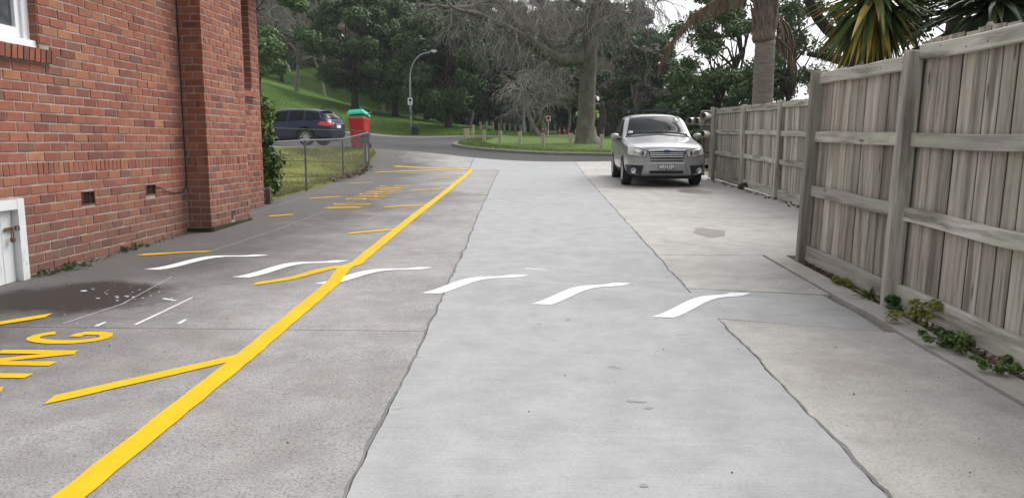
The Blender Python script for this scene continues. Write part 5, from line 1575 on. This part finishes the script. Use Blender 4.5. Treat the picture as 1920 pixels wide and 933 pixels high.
bare_at(1010, 96, 'bare twiggy tree between plane tree limb and trunk', 0, 1.1)
bare_at(1205, 88, 'bare brown tree above the evergreens beside the sky gap', 1, 1.0)
bare_at(935, 86, 'bare twiggy tree left of the plane tree, behind its long limb', 0, .95)
bare_at(1062, 90, 'bare twiggy tree close behind the plane tree limb joint', 1, 1.0)
bare_at(1128, 84, 'bare twiggy tree just right of the plane tree trunk', 0, .9)
bare_at(1172, 94, 'bare brown twiggy tree between plane tree and sky gap', 1, 1.05)
bare_at(1530, 52, 'bare thin tree in the bright gap by the corner post', 1, .7)

# ---- the big plane tree on the island, limbs laid out one by one
PY0 = 46.0
def q(px, py, dy=0.0): 
    a = at_y(px, py, PY0+dy); return Vector((a[0], a[1], a[2]))
base = at_y(1101, 274, PY0); PB = Vector((base[0], PY0, h1(base[0], PY0)+.12))
K = PY0/PF
plane = thing('plane_tree', PB, 'massive bare plane tree with a thick sideways limb on the grass island', 'tree')
tk = MB()
def limb(pts, rpx, n=12):
    P_ = [Vector(p)-PB for p in pts]
    # subdivide with a little wander
    out_, rr = [], []
    for i in range(len(P_)-1):
        for s_ in (0, .5):
            w = P_[i].lerp(P_[i+1], s_); amp = .035 if s_ else 0
            out_.append(w+Vector((random.uniform(-amp, amp), random.uniform(-amp, amp), random.uniform(-amp, amp)))); rr.append((rpx[i]*(1-s_)+rpx[i+1]*s_)*K*random.uniform(.97, 1.04))
    out_.append(P_[-1]); rr.append(rpx[-1]*K)
    tk.tube(out_, rr, n); return out_
limbs = []
limb([q(1101,278), q(1101,270), q(1099,258), q(1098,235), q(1100,200), q(1101,165), q(1103,120), q(1105,90), q(1107,60), q(1110,25), q(1113,-30), q(1116,-110), q(1120,-200)], [36,28,21,16.5,15.5,15.5,16,15,14,12.5,11,8,4], 20)
for a in range(0):
    an = a*.7+random.uniform(-.15, .15); k_ = random.uniform(.85, 1.15)
    tk.tube([(math.cos(an)*1.15*k_, math.sin(an)*1.15*k_, -.2), (math.cos(an)*.78*k_, math.sin(an)*.78*k_, .05), (math.cos(an)*.52, math.sin(an)*.52, .45), (math.cos(an)*.40, math.sin(an)*.40, 1.1)], [.12, .20, .20, .12], 8)
limbs.append(limb([q(1100,110), q(1075,112,-.5), q(1047,114,-1.0), q(1030,104,-1.3), q(1008,90,-1.6), q(985,73,-2), q(955,55,-2.5), q(925,41,-3), q(893,25,-3.5), q(870,22,-4), q(845,12,-4.5)], [12,11.5,11.5,11,10,8.5,6.5,5,4,3,1.6]))
limbs.append(limb([q(1000,85,-1.7), q(975,55,-1.5), q(960,35,-1.2), q(945,8,-.8), q(925,-40,-.2), q(900,-90,.4)], [8.5,7.5,6.5,6,5,3]))
limbs.append(limb([q(945,5,-.8), q(915,0,-1.5), q(880,14,-2.2), q(850,15,-3), q(815,8,-4)], [5,5,4,3,1.2]))
limbs.append(limb([q(1101,54), q(1088,55,.6), q(1078,62,.9), q(1068,78,1.2), q(1058,86,1.5), q(1040,88,2)], [6,6.5,6,5.5,5,3]))
limbs.append(limb([q(1106,70), q(1116,48,-.5), q(1126,22,-.9), q(1134,4,-1.2), q(1150,12,-1.5), q(1170,24,-2), q(1190,30,-2.6)], [9,9,8,7,4.5,3.5,2]))
limbs.append(limb([q(1134,4,-1.2), q(1150,-30,-1.2), q(1185,-70,-1.5)], [6.5,5.5,3]))
limbs.append(limb([q(1040,100,-1.2), q(1015,60,-.8), q(1012,35,-.6), q(1025,20,-.3), q(1030,-20,.2)], [4,3.5,3,2.2,1.5]))
limbs.append(limb([q(1112,-40), q(1060,-90,2), q(1000,-120,4), q(930,-110,5), q(880,-80,6)], [8,7,5,4,2]))
limbs.append(limb([q(1114,-60), q(1170,-110,3), q(1230,-100,5), q(1260,-60,6)], [7,5,4,2]))
limbs.append(limb([q(1108,20), q(1060,-10,-3), q(1010,-25,-5), q(960,-15,-7)], [6,5,4,2]))
limbs.append(limb([q(1110,10), q(1150,-20,-4), q(1200,-20,-7), q(1235,0,-8)], [6,5,3.5,2]))
tk.build('trunk', M_PLANE, plane, True)
B = Bare(21, .38, .010)
for L_ in limbs:
    n = max(10, int(sum((L_[i+1]-L_[i]).length for i in range(len(L_)-1))*4.6))
    for i in range(n):
        t_ = random.uniform(.12, 1.0)*(len(L_)-1); j = min(int(t_), len(L_)-2); p = L_[j].lerp(L_[j+1], t_-j)
        d = Vector((random.uniform(-1, 1), random.uniform(-1, 1), random.uniform(-.9, .7)))
        B.grow(p, d, random.uniform(1.0, 2.1), random.uniform(.018, .038), 2, 4)
B.mb.v += B.tw.v and []  # both meshes kept as one twig part
tw = MB(); tw.add(B.mb.v, B.mb.f); tw.add(B.tw.v, B.tw.f)
tw.build('twigs', M_TWIG, plane)
# small leaning bare tree on the island
sb = at_y(1010, 256, 66)
small = thing('small_bare_tree', (sb[0], 66, h1(sb[0], 66)+.1), 'small leaning bare tree with two bent stems on the far island', 'tree')
def q2(px, py, dy=0.0):
    a = at_y(px, py, 66+dy); return Vector((a[0], a[1], a[2]))-Vector(small.location)
K2 = 66/PF
tk2 = MB()
for pts, rr in (([q2(1011,259), q2(1006,246), q2(998,232), q2(990,212), q2(986,190), q2(984,165)], [5.5,4.8,4.2,3.8,3.2,1.5]), ([q2(1005,240,.1), q2(1013,224,-.3), q2(1014,205,-.5), q2(1022,180,-.6), q2(1040,163,-.9), q2(1065,148,-1.2)], [3,2.6,2.4,2.2,1.6,.8]), ([q2(999,234), q2(1003,215,.6), q2(994,195,1)], [2.2,1.8,1])):
    tk2.tube(pts, [a*K2 for a in rr], 8)
tk2.build('trunk', M_BARK_P, small, True)
B2 = Bare(5, .3, .014)
for i in range(60):
    s_ = random.random(); p = q2(988+random.uniform(-4, 4), 210-50*s_) if i < 40 else q2(1014+40*s_, 205-50*s_, -.8)
    B2.grow(p, (random.uniform(-1, 1), random.uniform(-1, 1), random.uniform(-.2, 1)), random.uniform(1.2, 2.4), .03, 2, 4)
tw = MB(); tw.add(B2.mb.v, B2.mb.f); tw.add(B2.tw.v, B2.tw.f); tw.build('twigs', M_TWIG, small)
# pale stems beside the plane tree
for i, (px, Y, hh, rr, lab) in enumerate(((1123, 62, 3.0, .26, 'thick pale broken stump just right of the plane tree'), (1138, 70, 2.0, .16, 'thin pale stump between plane tree and silver car'), (1148, 74, 2.4, .24, 'grey stump nearest the silver car'))):
    p = at_y(px, 250, Y); o = thing('tree_stump', (p[0], Y, h1(p[0], Y)), lab, 'stump')
    r_ = random.Random(i); P_ = wiggle((0, 0, -.1), (r_.uniform(-.3, .3), 0, hh), 7, .22, r_); MB().tube(P_, [rr*(1.4-.1*k) for k in range(8)], 10).build('trunk', M_BARK_D, o, True)

# ---- dark branching tree behind the yuccas
dk = at_y(1597, 150, 13.5); dt = thing('dark_branched_tree', (dk[0], 13.5, h1(dk[0], 13.5)), 'dark trunk with a branch reaching left behind the yucca', 'tree')
def q3(px, py, dy=0.0):
    a = at_y(px, py, 13.5+dy); return Vector((a[0], a[1], a[2]))-Vector(dt.location)
tb = MB()
z0 = Vector((q3(1597,150).x, 0, -.1))
tb.tube([Vector((.05, 0, -.1)), q3(1600,150), q3(1596,100), q3(1596,75), q3(1610,50), q3(1618,10), q3(1622,-60)], [.16,.14,.13,.13,.12,.10,.07], 10)
tb.tube([q3(1596,78), q3(1575,72,.1), q3(1552,55,.2), q3(1535,35,.3), q3(1520,8,.4), q3(1500,-30,.6)], [.12,.11,.10,.095,.085,.06], 9)
tb.tube([q3(1600,118), q3(1570,112,.2), q3(1540,104,.4), q3(1515,101,.6)], [.09,.075,.06,.045], 8)
tb.build('trunk', simple('blackish_bark', (.014,.012,.011), (.03,.026,.023), 6, .95, .6, 30), dt, True)
V = leaf_cloud([q3(1500,-40,.6), q3(1525,-60,.3), q3(1620,-90), q3(1700,20,1.5), q3(1720,50,1.8), q3(1690,60,2)], [.3,.3,.5,.40,.36,.3], 1200, .06, 4, stick=.8)
o = link(bpy.data.objects.new('crown', cloud_mesh('crown', V, M_LEAF_D)), dt)

# ---- palm
def palmtrunk():
    t = NT('ringed_palm_trunk'); p = t.pos('obj'); x, y, z = t.sep(p)
    w = t.math('ADD', t.math('MULTIPLY', z, 9.0), t.math('MULTIPLY', t.noise(p, 3, 3), 1.2))
    s = t.math('FRACT', w)
    c = t.ramp(t.noise(t.map(p, (3, 3, 16)), 1.2, 5), [(.3, (.15,.128,.11)), (.7, (.26,.228,.20))])
    c = t.mix(t.ramp(s, [(0, .55), (.12, 0.0), (1, 0.0)]), c, (.06,.045,.035))
    t.col(c); t.set(Roughness=.95); t.bump(t.noise(t.map(p, (3, 3, 16)), 2, 5), .6, .02); return t.m
M_PALM = palmtrunk()
M_FIBRE = simple('palm_fibre', (.10,.078,.058), (.22,.18,.14), 6, .95, .6, 40, stretch=(5, 5, 1))
M_DEADF = leafmat('dead_frond', [(.25,(.085,.055,.038)),(.5,(.14,.095,.062)),(.75,(.21,.15,.10))], 2)
M_FROND = leafmat('palm_frond', [(.25,(.03,.05,.016)),(.5,(.055,.075,.022)),(.75,(.10,.105,.035))], 2)
pm = at_y(1428, 200, 19.5); PZ = h1(pm[0], 19.5)
palm = thing('palm_tree', (pm[0], 19.5, PZ), 'palm tree with ringed trunk and hanging dead fronds behind the fence', 'palm')
KP = 19.5/PF
def q4(px, py, dy=0.0):
    a = at_y(px, py, 19.5+dy); return Vector((a[0], a[1], a[2]))-Vector(palm.location)
mb = MB(); prof = []
zt = q4(1428, 76).z; n = 46
for i in range(n+1):
    z = -.1+(zt+.1)*i/n; rr = .235+.02*(1-i/n)+(.010 if i % 2 else -.004); prof.append((rr, z))
tr = MB().lathe(prof, 22)
for k, v in enumerate(tr.v): tr.v[k] = (v[0]+.02*v[2]*.3, v[1], v[2])
tr.build('trunk', M_PALM, palm, True)
fb = MB(); xo = q4(1432, 40).x
fb.lathe([(.25, zt-.05), (.285, zt+.05), (.25, zt+.25), (.255, zt+.6), (.27, zt+1.0), (.30, zt+1.4), (.28, zt+2.0), (.15, zt+2.6)], 18, None, (xo*.6, 0, 0))
r_ = random.Random(4)
for i in range(46):
    a = r_.uniform(0, 6.28); z = zt+r_.uniform(.0, 1.6); rr = .255
    d = Vector((math.cos(a), math.sin(a), 0)); p = Vector((xo*.6, 0, z))+d*rr
    side = Vector((-d.y, d.x, 0))*r_.uniform(-.25, .25)
    fb.tube([p-d*.06+Vector((0, 0, -.06)), p+Vector((0, 0, .22))+side*.5, p+d*.05+Vector((0, 0, .50))+side], [.055, .045, .012], 6)
fb.build('crown_shaft', M_FIBRE, palm, True)
def frond(path, n, ln, mat, name, droop=.6, seed=0, w=.018):
    rr = random.Random(seed); P_ = [Vector(p) for p in path]; mb = MB()
    mb.tube(P_, [.035-.03*i/(len(P_)-1) for i in range(len(P_))], 5)
    for i in range(n):
        t_ = (.18+.82*i/n)*(len(P_)-1); j = min(int(t_), len(P_)-2); p = P_[j].lerp(P_[j+1], t_-j); tg = (P_[j+1]-P_[j]).normalized()
        for sg in (1, -1):
            sd = tg.cross(Vector((0, 0, 1))); 
            if sd.length < .1: sd = Vector((0, 1, 0))
            sd.normalize()
            d = (tg*.6+sd*sg*rr.uniform(.15, .75)+Vector((0, 0, -droop*rr.uniform(.7, 1.6)))).normalized(); L2 = ln*rr.uniform(.6, 1.1)*(1-.5*(i/n)**2)
            wv = d.cross(Vector((rr.uniform(-1, 1), rr.uniform(-1, 1), .3))).normalized()*w
            m_ = p+d*L2*.5+Vector((0, 0, .02)); e = p+d*L2+Vector((0, 0, -droop*.22*L2))
            mb.add([p-wv*.6, p+wv*.6, m_+wv, m_-wv, e], [(0,1,2,3),(3,2,4)])
    o = mb.build(name, mat, palm); return o
frond([q4(1428,-5,-.2), q4(1400,-18,-.5), q4(1370,-12,-.8), q4(1335,5,-1.0), q4(1300,28,-1.1), q4(1270,60,-1.2), q4(1248,95,-1.2), q4(1234,130,-1.2)], 120, .42, M_DEADF, 'dead_frond', 1.4, 1, .012)
frond([q4(1420,10,.2), q4(1395,-10,.3), q4(1360,-10,.4), q4(1330,5,.5), q4(1310,25,.5)], 60, .45, M_DEADF, 'dead_frond', 1.6, 2, .012)
frond([q4(1440,15,.1), q4(1460,30,.2), q4(1480,50,.3), q4(1490,85,.35), q4(1488,120,.35)], 60, .75, M_DEADF, 'dead_frond', 2.2, 3, .012)
frond([q4(1440,60,.1), q4(1462,75,.1), q4(1482,95,.0), q4(1494,125,.0), q4(1490,165,.0)], 40, .4, M_DEADF, 'dead_frond', 2.2, 6, .012)
for i, (ang, up) in enumerate(((0.2, 1.0), (1.0, .8), (1.9, 1.1), (2.7, .6), (3.4, .9), (4.2, .7), (5.0, 1.0), (5.7, .5))):
    d = Vector((math.cos(ang), math.sin(ang), 0)); o0 = Vector((xo*.6, 0, zt+2.0))
    frond([o0, o0+d*.6+Vector((0, 0, .7*up)), o0+d*1.3+Vector((0, 0, .9*up)), o0+d*2.1+Vector((0, 0, .6*up)), o0+d*2.8+Vector((0, 0, -.2))], 50, .6, M_FROND, 'frond', .6, 20+i, .018)

# ---- yuccas behind the tall fence
def yuccaleaf():
    t = NT('yucca_leaf'); p = t.pos('obj'); r = t.rand()
    n = t.noise(p, 9, 3)
    c = t.ramp(r, [(0.0, (.036,.072,.022)), (.38, (.070,.12,.030)), (.58, (.15,.19,.040)), (.74, (.32,.28,.048)), (.90, (.52,.32,.045)), (1.0, (.24,.14,.055))])
    t.col(t.mix(1.0, c, t.ramp(n, [(.3, .7), (.7, 1.2)]), 'MULTIPLY')); t.set(Roughness=.4); t.b.inputs['Specular IOR Level'].default_value = .4; return t.m
M_YUC = yuccaleaf()
M_YUCD = leafmat('dark_yucca_leaf', [(.25,(.022,.042,.024)),(.5,(.038,.066,.032)),(.8,(.075,.105,.04))], 4)
def blade(mb, p, d, ln, w, droop, rr):
    d = Vector(d).normalized(); sd = d.cross(Vector((0, 0, 1)))
    if sd.length < .15: sd = Vector((rr.uniform(-1, 1), rr.uniform(-1, 1), 0))
    sd.normalize(); n = 5; V = []; q_ = Vector(p); nn = sd.cross(d)
    for i in range(n+1):
        s_ = i/n; ww = w*(.55+.9*s_ if s_ < .4 else (1-s_)/.6*.92)*.5
        if i == n: V.append(q_.copy())
        else: V += [q_-sd*ww, q_+nn*ww*-.45, q_+sd*ww]
        q_ = q_+d*ln/n; d = (d+Vector((0, 0, -droop*.18))).normalized()
    F = []
    for i in range(n-1): F += [(i*3, i*3+1, i*3+4, i*3+3), (i*3+1, i*3+2, i*3+5, i*3+4)]
    F += [((n-1)*3, (n-1)*3+1, n*3), ((n-1)*3+1, (n-1)*3+2, n*3)]
    mb.add(V, F)
def yucca(px, py, Y, label, nl, ln, mat, seed, sector):
    rr = random.Random(seed); a = at_y(px, py, Y); g0 = h1(a[0], Y)
    t = thing('yucca', (a[0], Y, g0), label, 'yucca'); hh = a[2]-g0
    MB().tube(wiggle((0, 0, -.1), (0, 0, hh), 6, .05, rr), [.12, .10, .09, .085, .085, .09, .09], 9).build('stem', M_BARK_D, t, True)
    for i in range(nl):
        an = rr.uniform(0, 6.28); el = sector(rr)
        d = Vector((math.cos(an)*math.cos(el), math.sin(an)*math.cos(el), math.sin(el)))
        mb = MB(); blade(mb, (0, 0, 0), d, ln*rr.uniform(.75, 1.1), .088*rr.uniform(.8, 1.15), .5 if el < 0 else .25, rr)
        o = mb.build('leaf', mat, t); o.location = Vector((0, 0, hh))+d*.05+Vector((0, 0, rr.uniform(-.08, .12)))
    return t
yucca(1642, -12, 8.9, 'yucca with drooping green and yellow sword leaves above the fence', 270, .98, M_YUC, 3, lambda r: math.radians(r.choice((r.uniform(-85, -20), r.uniform(-75, -30), r.uniform(-20, 70)))))
yucca(1868, 12, 8.3, 'dark yucca with level sword leaves at the top right corner', 170, 1.05, M_YUCD, 5, lambda r: math.radians(r.uniform(-24, 24)))
yucca(1800, -75, 9.6, 'dark yucca head above the top right of the frame', 90, .85, M_YUCD, 8, lambda r: math.radians(r.uniform(-50, 60)))
fl = at_y(1856, 52, 7.4); o = thing('cut_stem', (fl[0], 7.4, h1(fl[0], 7.4)), 'pale brown cut stem tip showing over the fence top', 'stump')
hz = fl[2]-h1(fl[0], 7.4); MB().tube([(0, 0, -.05), (.01, 0, hz*.5), (0, 0, hz-.10), (0, 0, hz-.03), (.0, 0, hz+.05)], [.05, .05, .055, .062, .02], 10).build('stem', simple('cut_wood', (.20,.165,.14), (.27,.23,.195), 12, .9, .3), o, True)

# ---- shrub and sleeper by the house corner
sh = thing('shrub', (-4.98, 13.35, h1(-4.98, 13.35)), 'glossy green shrub at the far corner of the brick house', 'shrub')
rr = random.Random(2)
C = [(rr.gauss(-.04, .09), rr.gauss(.2, .16), .35+i*.075+rr.uniform(-.05, .05)) for i in range(18)]
V = leaf_cloud(C, [rr.uniform(.13, .21) for _ in C], 5000, .048, 6, up=.5, flat=1.0, stick=.7)
link(bpy.data.objects.new('foliage', cloud_mesh('foliage', V, M_LEAF_H)), sh)
st_ = MB()
for c_ in C[::2]: st_.tube(wiggle((rr.uniform(-.1, .1), .2+rr.uniform(-.1, .1), 0), c_, 4, .05, rr), [.018, .016, .013, .010, .006], 5)
st_.build('stems', M_BARK_D, sh)
slp = thing('timber_edging', (-4.88, 13.1, h1(-4.88, 13.1)), 'low mossy timber edging at the foot of the shrub', 'edging')
MB().cbox((-.10, .0, .22), (.36, .09, .12), .01, R(8)).build('rail', M_BROWN, slp); MB().cbox((-.10, .01, .08), (.36, .09, .13), .01, R(8)).build('rail', M_BROWN, slp); MB().cbox((.10, .06, .13), (.10, .10, .30), .01, R(8)).build('post', M_BROWN, slp)

# ---- grass blades: lawn, verge, island edge
def blades(name, pts, hgt, wid, mat, label, seed, lean=.5):
    g = np.random.default_rng(seed); pts = np.array(pts); n = len(pts)
    z = HT(pts[:, 0], pts[:, 1])
    a = g.uniform(0, 2*np.pi, n); h = hgt*g.uniform(.5, 1.3, n); w = wid*g.uniform(.7, 1.3, n)
    dx, dy = np.cos(a), np.sin(a); la = g.uniform(0, 2*np.pi, n); ll = h*lean*g.random(n)
    z0 = z+pts[:, 2]
    V = np.stack([np.c_[pts[:, 0]-dx*w, pts[:, 1]-dy*w, z0], np.c_[pts[:, 0]+dx*w, pts[:, 1]+dy*w, z0],
                  np.c_[pts[:, 0]+dx*w*.5+np.cos(la)*ll*.4, pts[:, 1]+dy*w*.5+np.sin(la)*ll*.4, z0+h*.6], np.c_[pts[:, 0]+np.cos(la)*ll, pts[:, 1]+np.sin(la)*ll, z0+h]], 1).reshape(-1, 3)
    o = link(bpy.data.objects.new(name, cloud_mesh(name, V, mat))); tag(o, label, 'grass', kind='stuff'); return o
M_BLADE = leafmat('lawn_blade', [(.2,(.13,.165,.03)),(.5,(.21,.225,.055)),(.8,(.30,.28,.10))], .8)
M_BLADE2 = leafmat('park_blade', [(.2,(.055,.115,.018)),(.5,(.085,.155,.028)),(.8,(.125,.19,.04))], .4)
M_BLADE3 = leafmat('island_blade', [(.2,(.075,.13,.026)),(.5,(.11,.17,.04)),(.8,(.16,.19,.06))], .4)
g = np.random.default_rng(5)
yy_ = 12.95+11.7*g.random(60000)**1.15; xx_ = lawn_edge(yy_)-.0-9.0*g.random(60000)**1.5
blades('lawn_grass', np.c_[xx_, yy_, np.full(60000, .02)], .055, .005, M_BLADE, 'short yellow-green grass of the front lawn', 1)
yy_ = 24.7+3.2*g.random(26000); xx_ = np.interp(yy_, [24.7,26.2,27,28], [-5.65,-5.72,-6.0,-6.9])-9*g.random(26000)**1.4
blades('verge_grass', np.c_[xx_, yy_, np.full(26000, .035)], .065, .006, M_BLADE, 'short grass of the verge by the street', 2)
k_ = rng.uniform(.86, .98, 30000); ii = rng.integers(0, len(isl), 30000); f_ = rng.random(30000)[:, None]
pp = cen+((isl[ii]*(1-f_)+isl[(ii+1) % len(isl)]*f_)-cen)*k_[:, None]; pp = pp[pp[:, 1] < 58]
blades('island_grass', np.c_[pp, np.full(len(pp), .12)], .10, .010, M_BLADE3, 'rough grass along the rim of the island', 3)
xx_ = rng.uniform(-36, 6, 40000); yb = np.interp(xx_, *np.array(road_far).T)+.3+24*rng.random(40000)**2.2
blades('park_grass', np.c_[xx_, yb, np.full(40000, .03)], .13, .02, M_BLADE2, 'mown grass of the park along the road', 4)

# ---- leaf litter, weeds
M_LITTER = leafmat('leaf_litter', [(.25,(.05,.032,.022)),(.5,(.09,.06,.038)),(.8,(.16,.11,.07))], 3)
def litter(name, pts, size, label, seed):
    g = np.random.default_rng(seed); pts = np.array(pts); n = len(pts)
    P_ = np.c_[pts[:, :2], HT(pts[:, 0], pts[:, 1])+pts[:, 2]]
    nrm = g.normal(size=(n, 3))*.45+np.array([0, 0, 1]); nrm /= np.linalg.norm(nrm, axis=1)[:, None]
    a = np.cross(nrm, g.normal(size=(n, 3))); a /= np.linalg.norm(a, axis=1)[:, None]; b = np.cross(nrm, a); s = (size*g.uniform(.5, 1.3, n))[:, None]
    V = np.stack([P_-a*s, P_-b*s*.5, P_+a*s, P_+b*s*.5], 1).reshape(-1, 3)
    o = link(bpy.data.objects.new(name, cloud_mesh(name, V, M_LITTER))); tag(o, label, 'leaf litter', kind='stuff')
yy_ = rng.uniform(18.5, 24.5, 900); xx_ = lawn_edge(yy_)-.05+rng.normal(0, .12, 900)
litter('leaf_litter', np.c_[xx_, yy_, rng.uniform(.03, .08, 900)], .05, 'brown fallen leaves along the lawn edge by the wire fence', 1)
yy_ = rng.uniform(3, 7.6, 700); litter('leaf_litter', np.c_[rng.uniform(2.48, 2.60, 700), yy_, rng.uniform(.0, .035, 700)], .022, 'dead leaves in the soil strip under the tall fence', 2)
yy_ = rng.uniform(12, 20, 260); litter('leaf_litter', np.c_[4.28-np.abs(rng.normal(0, .10, 260)), yy_, rng.uniform(.008, .02, 260)], .03, 'dead leaves along the foot of the low fence', 3)
yy_ = np.r_[rng.uniform(6.5, 9.5, 420)]; xx_ = HX+.02+np.abs(rng.normal(0, .045, 420)); 
litter('leaf_litter', np.c_[xx_, yy_, rng.uniform(.006, .02, 420)], .014, 'dirt and leaf crumbs along the foot of the brick wall', 4)
def weed(X, Y, hgt, wid, n, lsize, label, seed, kind='bushy', mat=M_LEAF_W):
    r = random.Random(seed); t = thing('weed', (X, Y, h1(X, Y)), label, 'weed', None, r.uniform(0, 6))
    if kind == 'bushy':
        C = [(r.gauss(0, wid*.35), r.gauss(0, wid*.5), r.uniform(.25, 1)*hgt*.85) for _ in range(9)]
        V = leaf_cloud(C, [r.uniform(.25, .45)*min(wid, hgt) for _ in C], n, lsize, seed, up=.9, flat=.6, stick=.8)
        V[:, 2] = np.maximum(V[:, 2], .004)
        link(bpy.data.objects.new('foliage', cloud_mesh('foliage', V, mat)), t)
        st = MB()
        for c_ in C: st.tube(wiggle((r.uniform(-.02, .02), r.uniform(-.02, .02), -.02), c_, 3, .01, r), [.004, .0035, .003, .002], 4)
        st.build('stems', mat, t)
    else:
        for i in range(n):
            an = r.uniform(0, 6.28); el = r.uniform(.5, 1.3); mb = MB()
            blade(mb, (0, 0, 0), (math.cos(an)*math.cos(el), math.sin(an)*math.cos(el), math.sin(el)), hgt*r.uniform(.8, 1.4), wid, 1.6, r); mb.build('leaf', mat, t)
M_LEAF_Y = leafmat('yellowish_weed_leaf', [(.25,(.10,.13,.02)),(.5,(.17,.20,.03)),(.8,(.24,.25,.06))], 6)
M_LEAF_B = leafmat('deep_weed_leaf', [(.25,(.018,.05,.012)),(.5,(.035,.085,.018)),(.8,(.06,.12,.03))], 6)
for (px, py, hh, ww, n, ls, lab, kd, mt) in (
    (1598, 537, .10, .16, 500, .014, 'low yellow-green weed left of the strap-leaf weed under the fence', 'bushy', M_LEAF_Y),
    (1638, 562, .17, .022, 24, .02, 'strap-leaved grassy weed just left of the near post', 'strap', M_LEAF_W),
    (1695, 585, .13, .10, 420, .014, 'small weed at the foot of the near post', 'bushy', M_LEAF_B),
    (1776, 615, .24, .14, 900, .015, 'tall lime-coloured weed against the bottom rail', 'bushy', M_LEAF_Y),
    (1800, 645, .10, .20, 900, .014, 'grey-green low weed in front of the lime weed', 'bushy', M_LEAF_B),
    (1835, 660, .13, .16, 1100, .014, 'bright green clump right of the lime weed', 'bushy', M_LEAF_W),
    (1900, 700, .09, .22, 900, .013, 'low green weed at the right edge of the frame', 'bushy', M_LEAF_W)):
    p = gp(px, py); weed(2.50 if kd != 'strap' else 2.49, p[1], hh, ww, n, ls, lab, px, kd, mt)
for (px, py, lab) in ((75, 520, 'weed tuft by the white hatch'), (105, 512, 'weed tuft right of the hatch along the wall'), (130, 500, 'sparse weed along the brick wall base'), (225, 470, 'small weed where yellow stroke meets the wall'), (255, 462, 'tiny weed at wall base before the pilaster')):
    p = at_x(px, py, HX); weed(HX+.05, p[1], .06, .16, 260, .010, lab, px, 'bushy', M_LEAF_B)
p = gp(1350, 335); weed(4.24, 16.6, .16, .22, 420, .022, 'dry weedy plant at the fence foot beside the silver car', 77, 'bushy', M_LEAF_G)

# ---- thin grey air between here and the wood
lo_z = min(o_.matrix_world.translation.z for o_ in COL.objects)
gz_ = bpy.data.objects['ground'].data
zmin = min(v_.co.z for v_ in gz_.vertices); zmax = max(v_.co.z for v_ in gz_.vertices)
hz_ = MB().box((0, 250, (zmin-1+zmax+45)/2), (1040, 940, zmax+45-zmin+1))
hm = bpy.data.materials.new('pale_air'); hm.use_nodes = True
hm.node_tree.nodes.remove(hm.node_tree.nodes['Principled BSDF'])
pv = hm.node_tree.nodes.new('ShaderNodeVolumePrincipled'); pv.inputs['Density'].default_value = HAZE
pv.inputs['Color'].default_value = (.88, .93, 1.0, 1); pv.inputs['Anisotropy'].default_value = .0
hm.node_tree.links.new(pv.outputs[0], hm.node_tree.nodes['Material Output'].inputs['Volume'])
ho = hz_.build('haze', hm); tag(ho, 'thin pale air', 'haze', kind='stuff')
